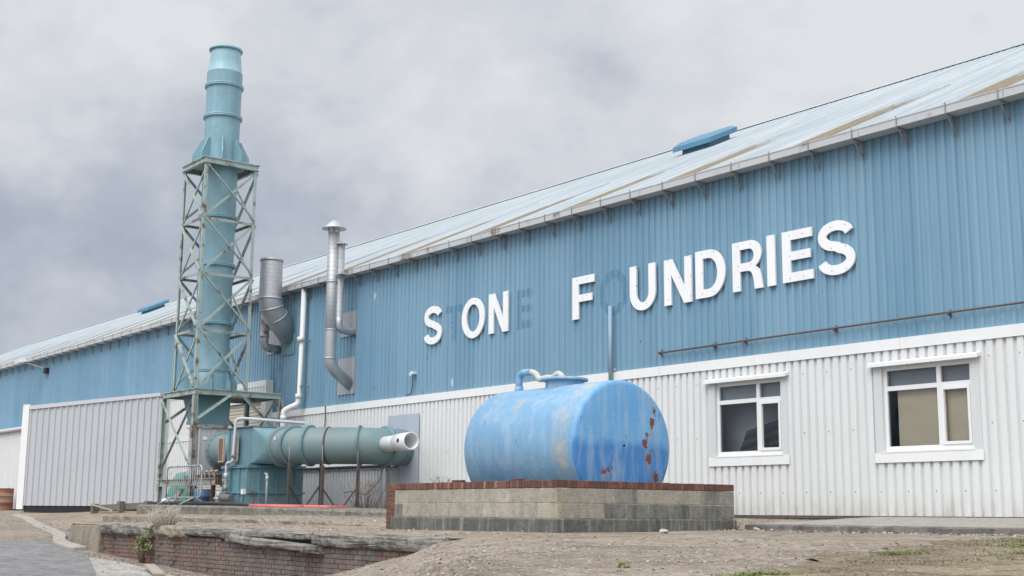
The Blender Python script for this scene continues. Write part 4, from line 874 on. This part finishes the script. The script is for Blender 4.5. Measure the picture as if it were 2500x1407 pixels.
# crowd barrier
cb=thing('crowd_barrier',(-34.7,-4.0,.15),'tubular galvanised crowd barrier on the slab before the tower','barrier')
ba,bb=-35.85,-33.5;y=-4.02;fr=bend([(ba,y,.36),(ba,y,1.23),(bb,y,1.23),(bb,y,.36),(ba,y,.36)],.16)
MB().tube(fr,.024,8).build('frame',GALVB,cb)
for i in range(15):
    x=ba+.15*(i+1)*(bb-ba)/2.4;MB().cyl((x,y,.36),(x,y,1.23),.009,6).build('bar',GALVB,cb)
for x in(ba+.35,bb-.45):
    m=MB();m.tube([(x-.22,y-.32,.16),(x,y,.36),(x+.22,y+.32,.16)],.022,8);m.build('foot',GALVB,cb)
# bits round the base of the tower
m=MB();m.hexa([(-38.5,-3.05,.0),(-36.75,-3.05,.15),(-36.75,-2.95,.15),(-38.5,-2.95,.0),(-38.1,-2.80,1.12),(-36.85,-2.80,1.20),(-36.85,-2.73,1.20),(-38.1,-2.73,1.12)]);tag(m.build('green_board',GREENB),'faded green sheet leaning behind the crowd barrier','board')
m=MB();m.rev((-36.85,-2.45,.15),(0,0,1),[(0,.30),(.05,.31),(.25,.31),(.27,.325),(.29,.31),(.46,.30),(.50,.27),(.50,0.02)],20);tag(m.build('blue_drum',BLUEB),'blue plastic drum under the fan housing behind the tower leg','drum')
m=MB();m.hexa([(-36.35,-3.75,.16),(-36.0,-3.75,.16),(-36.0,-3.65,.16),(-36.35,-3.65,.16),(-36.15,-3.5,.62),(-35.95,-3.5,.62),(-35.95,-3.42,.62),(-36.15,-3.42,.62)]);tag(m.build('scrap_panel',PLANK),'grey scrap board leaning against the tower base behind the barrier','board')
t=thing('timber_barrier',(-42.5,-2.8,0),'low dark timber rail on short posts before the grey annex','barrier')
tz=-.04
for x in(-44.7,-42.3,-40.0):
    m=MB();m.box(x-.12,x+.12,-2.95,-2.75,tz-.1,tz+.25+.08*(x>-44));m.build('post',TIMB,t,bevel=.015)
for z in(.05,.15):MB().bar((-44.9,-2.70,tz+z),(-38.2,-2.70,tz+z+.14),.08,.1).build('rail',TIMB,t)
MB().bar((-44.6,-3.0,tz+.22),(-42.6,-3.0,tz+.02),.05,.05).build('loose_pole',PLANK,t)
m=MB();m.rings([((-38.5,-2.9,.1),(0,0,1),.36),((-38.5,-2.9,.22),(0,0,1),.40),((-38.45,-2.9,.32),(0,0,1),.28),((-38.4,-2.9,.37),(0,0,1),.05)],14);tag(m.build('rubble_sack',WHITEB),'crumpled white sack at the end of the timber rail','sack')
t=thing('oil_drum',(-57.0,-3.0,0),'rusty banded oil drum on the yard at the far left','drum')
dx,dy=-57.05,-2.25
m=MB();m.rev((dx,dy,-.05),(0,0,1),[(0,.37),(.02,.38),(.04,.37),(.29,.37),(.30,.385),(.32,.385),(.33,.37),(.58,.37),(.59,.385),(.61,.385),(.62,.37),(.88,.37),(.90,.385),(.92,.375),(.92,.35),(.90,.33)],28);
t.location=(dx,dy,-.05);m.build('shell',M('banded_drum_rust',(.24,.095,.055),.8,var=.3,vs=3,streak=.6,scol=(.42,.33,.28),ss=(.6,.6,5)),t)
m=MB();m.cyl((dx+.15,dy+.1,.85),(dx+.15,dy+.1,.885),.05,10);m.build('bung',RUSTY,t)
# ---------------------------------------------------------------- bund and tank
bw=thing('bund_wall',(-16.6,-5.4,-.3),'low rectangular blockwork bund with a red brick coping round the blue tank','wall')
BXL,BXR,BYF,BYB=-18.75,-14.44,-7.2,-3.5;Z0=-.075;CH=.222
mo=MB();th=.21;ins=.006
for a in((BXL+ins,BXR-ins,BYF+ins,BYF+th),(BXL+ins,BXR-ins,BYB-th,BYB-ins),(BXL+ins,BXL+th,BYF+th,BYB-th),(BXR-th,BXR-ins,BYF+th,BYB-th)):mo.box(*a,Z0,Z0+2*CH-.001)
mo.build('mortar_core',MORT,bw)
bl=MB();rb=random.Random(3)
def blk(x0,x1,y0,y1,z0,z1,m):
    j=lambda:rb.uniform(-.002,.002);bl.box(x0+j(),x1+j(),y0+j(),y1+j(),z0+j(),z1+j(),m)
for c in range(2):
    z0=Z0+.006+c*CH;z1=z0+CH-.012;o=.225*c
    # front (along X)
    x=BXR-(.45-o if c else .45);xe=BXR
    while xe>BXL+.02:
        x=max(x,BXL);mt=rb.choice((0,0,1,0,2)) if c else rb.choice((0,1,0,0,1))
        if xe<BXL+.5 and not c:mt=3
        if xe<BXL+.35 and c:mt=2
        blk(x+.007,xe-.007,BYF,BYF+.1,z0+.002,z1-.002,mt);xe=x;x-=.45
    # right side (along Y)
    y=BYF+.006
    ye=BYF+(.45 if not c else .225)
    k=0
    while y<BYB-.02:
        ye=min(ye,BYB)
        mt=(rb.choice((0,1,0)) if y<BYF+1.05 else rb.choice((2,2,2,0))) if c else (rb.choice((0,1)) if y<BYF+.9 else 3)
        blk(BXR-.1,BXR,(y if y>BYF+.1 else BYF+.103),ye-.006,z0,z1,mt);y=ye+.006;ye+=.45;k+=1
    y=BYF+.12
    while y<BYB-.1:
        blk(BXL,BXL+.1,y,min(y+.438,BYB),z0,z1,2);y+=.45
    x=BXL
    while x<BXR-.2:
        blk(x+.106 if x==BXL else x,min(x+.438,BXR-.106),BYB-.1,BYB,z0,z1,2);x+=.45
bl.build('blockwork',BLOCK,bw,bevel=.006)
cp=MB();zc=Z0+2*CH+.004
def cbrick(x0,x1,y0,y1):
    j=lambda s:rb.uniform(-s,s);cp.box(x0+j(.003),x1+j(.003),y0+j(.006),y1+j(.006),zc,zc+.104+j(.004),rb.choice((0,0,1,1,2)) if x0<BXR-1.2 else rb.choice((0,1,1)))
st_=(BXR-BXL)/58
for i in range(58):
    x=BXL+i*st_;cbrick(x+.004,x+st_-.005,BYF-.006,BYF+.215);cbrick(x+.004,x+st_-.005,BYB-.215,BYB+.006)
st_=(BYB-BYF-.44)/43
for i in range(43):
    y=BYF+.22+i*st_;cbrick(BXR-.215,BXR+.006,y+.004,y+st_-.005);cbrick(BXL-.006,BXL+.215,y+.004,y+st_-.005)
cp.build('brick_coping',BRICK,bw,bevel=.004)
m=MB();m.box(BXL+.01,BXR-.01,BYF+.008,BYF+.2,zc+.004,zc+.095);m.box(BXL+.01,BXR-.01,BYB-.2,BYB-.008,zc+.004,zc+.095);m.box(BXR-.2,BXR-.008,BYF+.2,BYB-.2,zc+.004,zc+.095);m.box(BXL+.008,BXL+.2,BYF+.2,BYB-.2,zc+.004,zc+.095);m.build('coping_mortar',MORT,bw)
ft=MB();ft.box(BXL-.03,BXR+.05,BYF-.05,BYB+.0,-.5,Z0);ft.build('footing',BUNDB,bw,bevel=.02)
# brick end pier at the left
pr=MB();pc=MB();pc.box(BXL-.25,BXL-.03,BYF+.02,BYF+.30,-.3,.42)
z=-.28;i=0
while z<.42:
    for (a,b) in(((BXL-.262,BXL-.15),(BXL-.142,BXL-.012)) if i%2 else ((BXL-.262,BXL-.012),)):
        pr.box(a+rb.uniform(-.004,.004),b+rb.uniform(-.004,.004),BYF+.008,BYF+.31,z+.004,z+.068,rb.choice((0,1,1)) if z>.05 else 1)
    z+=.0745;i+=1
pr.build('brick_pier',BRICK,bw,bevel=.004);pc.build('pier_mortar',MORT,bw)
fl=MB();fl.box(BXL+.2,BXR-.2,BYF+.2,BYB-.2,-.3,-.05);fl.build('bund_floor',SLAB,bw)
tk=thing('storage_tank',(-16.6,-5.4,.1),'big faded blue cylindrical fuel tank with rust sores on its flat end','tank')
TR=1.035;TZ=1.055;TYc=-5.37
m=MB();m.rev((-17.97,TYc,TZ),(1,0,0),[(0,.0),(0,.80),(.02,.92),(.06,.985),(.12,TR),(2.85,TR),(2.90,TR-.002),(2.925,TR-.012),(2.945,TR-.04),(2.952,TR-.08),(2.960,.60),(2.965,.02)],72,0,(False,False));sh=m.build('shell',TANK,tk)
m=MB();m.rev((-16.45,TYc,2.02),(0,0,1),[(0,.32),(.17,.32)],28,0,(False,False));mh=m.build('manhole',TANK,tk);m=MB();m.rev((-16.45,TYc,2.17),(0,0,1),[(0,.39),(.035,.395),(.05,.37),(.052,.01)],28);m.build('lid',TANK,mh)
m=MB();m.tube(bend([(-17.68,TYc,2.02),(-17.68,TYc,2.40),(-17.35,TYc,2.40)],.14),.062,14);m.rev((-17.68,TYc,2.05),(0,0,1),[(0,.062),(0,.075),(.12,.075),(.12,.062)],14,0,(False,False));m.build('breather_pipe',TANK,tk)
m=MB();m.tube(bend([(-17.36,TYc,2.40),(-17.2,TYc,2.36),(-17.12,TYc,2.24),(-16.95,TYc,2.27),(-16.75,TYc,2.25),(-16.62,TYc,2.33),(-16.45,TYc,2.21)],.08,4),.052,12);m.build('white_hose',HOSEW,tk)
for x in(-17.4,-15.8):
    m=MB();m.box(x-.16,x+.16,-6.0,-4.8,-.05,.16);m.build('saddle',SLAB,tk)
for k,(x,y,a,lab) in enumerate(((-17.05,-7.08,.2,'loose dark brick lying on the coping below the tank, left one'),(-15.55,-7.06,-.1,'loose dark brick lying on the coping nearer the bund corner'))):
    c,s=math.cos(a),math.sin(a);m=MB();z=zc+.112
    q=[(x+c*u-s*v,y+s*u+c*v) for u,v in((-.11,-.05),(.11,-.05),(.11,.05),(-.11,.05))];m.hexa([(*p,z-.004) for p in q]+[(*p,z+.03) for p in q]);tag(m.build('loose_brick',BRICK[1],bevel=.008),lab,'brick','loose bricks on the bund')
# ---------------------------------------------------------------- old dock wall
dk=thing('dock_wall',(-21,-9.1,-1.3),'old brick loading dock face with a broken weathered coping','wall')
m=MB();m.box(-27.0,-14.2,-9.06,-8.6,-1.6,-.52);m.box(-26.9,-14.2,-9.0,-8.6,-.515,-.375);m.build('wall_core',OLDM,dk)
bm_=MB();rb=random.Random(11);z=-1.45;i=0
while z<-.535:
    x=-27.0-(.11 if i%2 else 0)
    while x<-14.3:
        a=max(x,-27.0);b=x+.218
        u=mnoise.noise((x*.45,z*.7,1));mt=rb.choice((0,0,1,3)) if u>-.05 else rb.choice((1,1,2,0))
        if x<-24.5 and z<-.6:mt=rb.choice((2,4,2,1,0))
        if x>-17.5 and u>.1:mt=rb.choice((2,1,2,0))
        if x>-16.9 and x<-16.2:mt=rb.choice((3,0,3))
        o=rb.uniform(-.010,.004)
        if rb.random()<.05:o+=rb.uniform(.01,.045)
        bm_.box(a+.003,b-.002,-9.085+o,-9.0,z+.002,z+.070,mt);x+=.225
    z+=.075;i+=1
bm_.build('brickwork',OLDBR,dk,bevel=.006)
def baulk(x0,x1,z0a,z0b,h,tilt,mat,seed,y0=-9.2,y1=-8.62,chip=.04):
    m=MB();n=int((x1-x0)/.05)+2;k=20;vs=[]
    for i in range(n):
        x=x0+(x1-x0)*i/(n-1);zt=z0a+(z0b-z0a)*i/(n-1)
        for j in range(k):
            a=2*PI*j/k+PI/k;q_=(abs(math.cos(a))**6+abs(math.sin(a))**6)**(1/6);cy=math.cos(a)/q_;cz=math.sin(a)/q_
            y=(y0+y1)/2+cy*(y1-y0)/2;zz=zt+.03-h/2+cz*h/2
            w=chip*(.55*mnoise.noise((x*1.3,y*3,zz*4+seed))+.5*mnoise.noise((x*5,y*6,zz*9+seed*3))+.35*mnoise.noise((x*13,y*13,zz*15+seed)))
            wx=.0
            if cy<0:y+=w*1.2
            zz+=w*.8*(1 if cz<0 else .25)
            vs.append((x+.05*mnoise.noise((j*1.3,seed,0)) if i in(0,n-1) else x,y,zz))
    fs=[(i*k+j,i*k+(j+1)%k,(i+1)*k+(j+1)%k,(i+1)*k+j) for i in range(n-1) for j in range(k)]
    m.add(vs,fs);m.add(vs[:k],[tuple(range(k))]);m.add(vs[-k:],[tuple(range(k))]);o=m.build('coping_length',mat,dk);return o
baulk(-27.05,-24.3,-.285,-.30,.235,0,COPE,1)
baulk(-24.15,-22.7,-.30,-.315,.22,0,COPE2,2,chip=.06)
baulk(-22.72,-20.4,-.315,-.325,.17,0,COPE,3)
baulk(-20.42,-18.0,-.33,-.345,.135,0,COPE,4)
baulk(-20.9,-17.75,-.42,-.545,.13,0,COPE,5,-9.24,-8.95,.03)
baulk(-17.95,-14.35,-.33,-.36,.22,0,COPE,6)
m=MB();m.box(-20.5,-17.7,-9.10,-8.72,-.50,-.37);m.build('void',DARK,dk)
# side retaining wall of the ramp at the dock's left end
rw=MB();xs=[-27.02,-27.5,-28,-28.6,-29.2,-29.8,-30.4,-31]
P=[]
for x in xs:
    y=ky(x);zt=yardz(x,y+.1);zt=max(zt+.015,-.30 if x>-28 else zt);zb=lowz(x,y-.2)-.15;e=.02*mnoise.noise((x*2,1,7))
    P.append([(x,y+.35,zt+.004),(x,y+.06,zt+.006+e),(x,y-.02+e,zt-.05),(x,y-.09+e,zb)])
rw.add([p for r in P for p in r],[(i*4+j,i*4+j+1,(i+1)*4+j+1,(i+1)*4+j) for i in range(len(P)-1) for j in range(3)]);rw.add(P[0]+[(P[0][0][0],P[0][0][1],P[0][3][2])],[(0,1,2,3,4)])
tag(rw.build('retaining_wall',COPE2),'low curved concrete retaining edge at the left end of the brick dock','wall')
# ---------------------------------------------------------------- loose things on the ground
m=MB();z=lowz(-22.4,-9.75);m.hexa([(-23.0,-9.62,z+.1),(-21.7,-9.95,z-.01),(-21.72,-10.15,z-.01),(-23.02,-9.80,z+.1),(-23.0,-9.62,z+.14),(-21.7,-9.95,z+.03),(-21.72,-10.15,z+.03),(-23.02,-9.80,z+.14)]);tag(m.build('plank',PLANK),'short pale plank lying at the foot of the brick dock','plank')
def stones(name,n,fx,hf,smin,smax,seed,mats,kind):
    r=random.Random(seed);m=MB()
    for i in range(n):
        x,y=fx(r);s=r.uniform(smin,smax)*(1.6 if r.random()<.06 else 1);z=hf(x,y)
        v=[V((r.gauss(0,1),r.gauss(0,1),r.gauss(0,1))).normalized() for _ in range(9)]
        bm=bmesh.new()
        for q in v:bm.verts.new((x+q.x*s,y+q.y*s*.8,z+q.z*s*.55+s*.2))
        bmesh.ops.convex_hull(bm,input=bm.verts[:]);bm.verts.index_update()
        used=[q for q in bm.verts if q.link_faces];ix={q:k for k,q in enumerate(used)}
        m.add([tuple(q.co) for q in used],[[ix[q] for q in f.verts] for f in bm.faces],r.randrange(len(mats)));bm.free()
    return tag(m.build(name,mats),kind=kind)
def fx1(r):
    while 1:
        x=r.uniform(-26,-2);y=r.uniform(-15,-7.4)
        if y>-9 and x<-14:continue
        if y<-9.2 and x<-14.8 and y>-9.15:continue
        return x,y
stones('loose_gravel',4500,lambda r:fx1(r) if r.random()<.6 else (lambda x:(x,-9.3-abs(r.gauss(0,.5))))(r.uniform(-27,-18.5)),lambda x,y:(lowz if y<-9.12 else yardz)(x,y),.007,.022,5,[STONE,BLOCK[2],BLOCK[0],OLDBR[1]],'stuff')
def fx2(r):
    if r.random()<.5:return r.uniform(-33,-15),r.uniform(-9,-6.35) if r.random()<.6 else r.uniform(-6.3,-4.6)
    return r.uniform(-14.3,-6),-3.6-abs(r.gauss(0,.25))
stones('yard_rubble',1100,fx2,lambda x,y:max(yardz(x,y),(s2(x) if -34.9<x<-19.6 and -6.15<y<-4.4 else -9)),.010,.035,6,[STONE,BLOCK[1],OLDBR[2],BLOCK[2]],'stuff')
for k,(x,y,s,lab) in enumerate(((-13.2,-6.3,.075,'pale lump of rubble on the ground right of the bund corner'),(-13.9,-3.6,.06,'small pale stone where the bund meets the walkway'),(-9.6,-.55,.09,'pale stone near the foot of the white wall at the right'))):
    r=random.Random(40+k);bm=bmesh.new();z=yardz(x,y) if y<-3.5 else -.03
    for _ in range(14):
        q=V((r.gauss(0,1),r.gauss(0,1),r.gauss(0,1))).normalized();bm.verts.new((x+q.x*s,y+q.y*s,z+q.z*s*.55+s*.35))
    bmesh.ops.convex_hull(bm,input=bm.verts[:]);me=bpy.data.meshes.new('rubble_stone');bm.to_mesh(me);bm.free();me.materials.append(STONE);o=bpy.data.objects.new('rubble_stone',me);COL.objects.link(o);tag(o,lab,'stone')
def blades(name,n,fx,hf,hmin,hmax,mats,seed,lean=.5,wid=.004,kind=None):
    r=random.Random(seed);m=MB()
    for i in range(n):
        x,y=fx(r);z=hf(x,y)-.01;h=r.uniform(hmin,hmax);a=r.uniform(0,2*PI);l=h*lean*r.uniform(.2,1.3);w=wid*r.uniform(.7,1.4)
        d=V((math.cos(a),math.sin(a),0));p=V((-d.y,d.x,0))*w;b=V((x,y,z));c=b+d*l*.35+V((0,0,h*.65));e=b+d*l+V((0,0,h))
        m.add([b-p,b+p,c+p*.7,c-p*.7,e],[(0,1,2,3),(3,2,4)],r.randrange(len(mats)))
    o=m.build(name,mats,fix=False)
    return tag(o,kind=kind) if kind else o
def gfx(r):
    while 1:
        x=r.uniform(-9,-2.5);y=r.uniform(-12.6,-4.4)
        if x<lerp([-12.2,-10.4,-9.2,-7.6,-5.2,-4.3],[-6.2,-7.1,-7.5,-7.9,-8.5,-8.0],y)+r.gauss(.1,.18):continue
        if mnoise.noise((x*1.1,y*1.1,3))<-.05+r.uniform(-.3,.3):continue
        return x,y
GZ=lambda x,y:(lowz if y<-9.12 else yardz)(x,y)
blades('dry_turf',20000,gfx,GZ,.015,.045,[GRASSD,GRASSD,GRASSD,STRAW,TWIG,GRASSO],21,1.8,.0045,'stuff')
def gfg(r):
    cx,cy,q=r.choice(((-7.4,-6.6,.30),(-7.9,-5.9,.22),(-7.0,-7.6,.22),(-6.2,-8.6,.2),(-6.9,-6.0,.3),(-6.6,-11.7,.12),(-7.2,-9.3,.12)));return r.gauss(cx,q),r.gauss(cy,q)
blades('green_grass',6000,gfg,GZ,.02,.055,[GRASSG,GRASSG,GRASSO,LEAF],22,1.5,.005,'stuff')
def shrub(name,x,y,z,w,h,n,mats,seed,lab,cat,leaves=0,lm=None,thick=.006):
    r=random.Random(seed);m=MB()
    for i in range(n):
        a=r.uniform(0,2*PI);q=r.random()**.6;bx=x+math.cos(a)*w*.35*q;by=y+math.sin(a)*w*.35*q
        tip=V((x+math.cos(a)*w*q*r.uniform(.6,1.2),y+math.sin(a)*w*q*r.uniform(.6,1.2),z+h*r.uniform(.4,1)))
        mid=(V((bx,by,z))+tip)/2+V((r.uniform(-1,1),r.uniform(-1,1),r.uniform(0,1)))*h*.12
        t=thick*r.uniform(.6,1.2);m.tube([(bx,by,z-.02),mid,tip],[t,t*.7,t*.25],4)
        for k in range(3):
            f=r.uniform(.3,.95);s=mid+(tip-mid)*f;e=s+V((r.uniform(-1,1),r.uniform(-1,1),r.uniform(-.1,1)))*h*.22;m.tube([s,e],[t*.5,t*.2],3)
            if leaves:
                for _ in range(leaves):
                    c=s+(e-s)*r.random()+V((r.uniform(-1,1),r.uniform(-1,1),r.uniform(-1,1)))*.03;u=V((r.uniform(-1,1),r.uniform(-1,1),r.uniform(-1,1))).normalized();v=u.orthogonal().normalized();L=r.uniform(.02,.045)
                    m.add([c-u*L,c+v*L*.5,c+u*L,c-v*L*.5],[(0,1,2,3)],1)
    return tag(m.build(name,[mats]+([lm] if lm else []),fix=False),lab,cat)
shrub('dry_bush',-28.0,-2.1,.05,.75,.85,60,TWIG,31,'dry brown bush right of the duct stands','bush')
shrub('dry_weed',-26.9,-2.3,.0,.5,.4,30,TWIG,32,'low dry weed between the dry brown bush and the bund','weed')
shrub('dry_weed',-29.9,-3.9,.08,.45,.28,26,TWIG,33,'low dry weed on the slab edge before the duct stands','weed')
shrub('bund_weed',-18.2,-6.6,.40,.22,.22,16,TWIG,34,'small dead weed sprouting behind the brick coping left of the tank','weed')
shrub('dead_grass_tuft',-23.95,-9.05,-.36,.36,.46,130,BLEACH,35,'bleached dead grass tuft in the gap of the dock coping','grass tuft',thick=.010)
shrub('hanging_weed',-24.4,-9.27,-1.02,.17,.62,26,TWIG,36,'green weed growing up the brick dock face','weed',4,LEAF)
shrub('mossy_weed',-8.1,-11.75,-.47,.045,.035,18,LEAF,37,'tiny yellow-green weed in the gravel at the bottom centre','weed',2,GRASSO,.003)
shrub('dry_weed',-14.25,-3.75,-.24,.22,.16,26,TWIG,41,'small dead weed at the right end of the bund, where the walkway starts','weed',thick=.004)
shrub('dock_weed',-24.3,-8.75,-.32,.10,.30,8,LEAF,42,'sparse yellow-green weed standing just behind the bleached tuft','weed',3,GRASSO,.004)
shrub('dry_weed',-27.7,-3.2,.02,.35,.2,24,TWIG,43,'sprawling dry weed at the slab end, in front of the dry brown bush','weed',thick=.005)
# ---------------------------------------------------------------- world, sun, camera
w=bpy.data.worlds.new('World');sc.world=w;w.use_nodes=True;t=w.node_tree;N=t.nodes;N.clear()
out=N.new('ShaderNodeOutputWorld');bg=N.new('ShaderNodeBackground');sky=N.new('ShaderNodeTexSky');sky.sky_type='NISHITA';sky.sun_disc=False
SUN=V((.25,-.66,.95)).normalized()
sky.sun_elevation=math.asin(SUN.z);sky.sun_rotation=math.atan2(SUN.x,SUN.y);sky.air_density=1;sky.dust_density=2
tc=N.new('ShaderNodeTexCoord')
def mth(op,a,b=0,c=None):
    m=N.new('ShaderNodeMath');m.operation=op
    for i,q in enumerate((a,b,c)):
        if q is None:continue
        if hasattr(q,'is_output'):t.links.new(q,m.inputs[i])
        else:m.inputs[i].default_value=q
    return m.outputs[0]
def vm(op,a,b):
    m=N.new('ShaderNodeVectorMath');m.operation=op;t.links.new(a,m.inputs[0]);m.inputs[1].default_value=b;return m
def nz(scale,vec,det,ro,off,dist=0):
    q=N.new('ShaderNodeVectorMath');q.operation='ADD';t.links.new(vec,q.inputs[0]);q.inputs[1].default_value=off
    m=N.new('ShaderNodeTexNoise');t.links.new(q.outputs[0],m.inputs['Vector']);m.inputs['Scale'].default_value=scale;m.inputs['Detail'].default_value=det;m.inputs['Roughness'].default_value=ro;m.inputs['Distortion'].default_value=dist;return m.outputs['Fac']
D=tc.outputs['Generated'];Dz=vm('MULTIPLY',D,(1,1,1.45)).outputs[0]
big=nz(3.0,Dz,3,.5,(9.29,8.72,-13.47));med=nz(6.0,Dz,9,.56,(-10.38,6.89,17.62),.15);fine=nz(18,Dz,6,.55,(0,2,5))
gr=vm('DOT_PRODUCT',D,(.24,.32,1.25)).outputs['Value']
f=mth('MULTIPLY_ADD',big,1.0,-.5);f=mth('ADD',f,mth('MULTIPLY_ADD',med,1.55,-.775));f=mth('ADD',f,mth('MULTIPLY_ADD',fine,.42,-.21))
f=mth('ADD',f,mth('MULTIPLY_ADD',gr,1.25,.41))
mr=N.new('ShaderNodeMapRange');mr.clamp=True;t.links.new(f,mr.inputs[0]);mr.inputs[1].default_value=.10;mr.inputs[2].default_value=1.08
cr=N.new('ShaderNodeValToRGB');t.links.new(mr.outputs[0],cr.inputs[0]);e=cr.color_ramp.elements
e[0].color=(.37,.41,.485,1);e[1].color=(.85,.87,.90,1)
for p,c in((.35,(.52,.568,.655,1)),(.7,(.73,.755,.81,1))):
    q=e.new(p);q.color=c
sm=N.new('ShaderNodeMix');sm.data_type='RGBA';sm.inputs[0].default_value=.94
sk=N.new('ShaderNodeMix');sk.data_type='RGBA';sk.blend_type='MULTIPLY';sk.inputs[0].default_value=1;t.links.new(sky.outputs[0],sk.inputs[6]);sk.inputs[7].default_value=(.1,.1,.1,1)
t.links.new(sk.outputs[2],sm.inputs[6]);t.links.new(cr.outputs[0],sm.inputs[7])
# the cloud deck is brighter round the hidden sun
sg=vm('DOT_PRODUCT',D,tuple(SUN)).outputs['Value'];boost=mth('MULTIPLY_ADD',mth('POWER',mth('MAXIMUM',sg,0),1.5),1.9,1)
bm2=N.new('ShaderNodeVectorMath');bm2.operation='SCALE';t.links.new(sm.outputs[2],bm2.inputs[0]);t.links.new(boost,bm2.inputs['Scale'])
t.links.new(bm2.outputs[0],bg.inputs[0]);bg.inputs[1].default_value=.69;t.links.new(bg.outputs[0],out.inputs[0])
L=bpy.data.lights.new('sun','SUN');L.energy=1.3;L.angle=R(40);L.color=(1,.97,.93);so=bpy.data.objects.new('sun',L);COL.objects.link(so);so.rotation_euler=(-SUN).to_track_quat('-Z','Y').to_euler();so.location=(0,-40,40)
cam=bpy.data.cameras.new('camera');co=bpy.data.objects.new('camera',cam);COL.objects.link(co)
yaw,pit,rol=R(37.683),R(9.886),R(.4566)
F=V((-math.cos(yaw)*math.cos(pit),math.sin(yaw)*math.cos(pit),math.sin(pit)));Rt=F.cross(V((0,0,1))).normalized();U=Rt.cross(F)
r2=Rt*math.cos(rol)+U*math.sin(rol);u2=-Rt*math.sin(rol)+U*math.cos(rol)
co.matrix_world=Matrix(((r2.x,u2.x,-F.x,0),(r2.y,u2.y,-F.y,-19.2),(r2.z,u2.z,-F.z,0),(0,0,0,1)))
cam.sensor_width=36;cam.lens=3153.93*36/2500;cam.clip_end=1000;sc.camera=co
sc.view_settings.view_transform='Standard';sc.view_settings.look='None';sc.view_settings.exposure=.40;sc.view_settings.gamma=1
sc.cycles.use_denoising=True
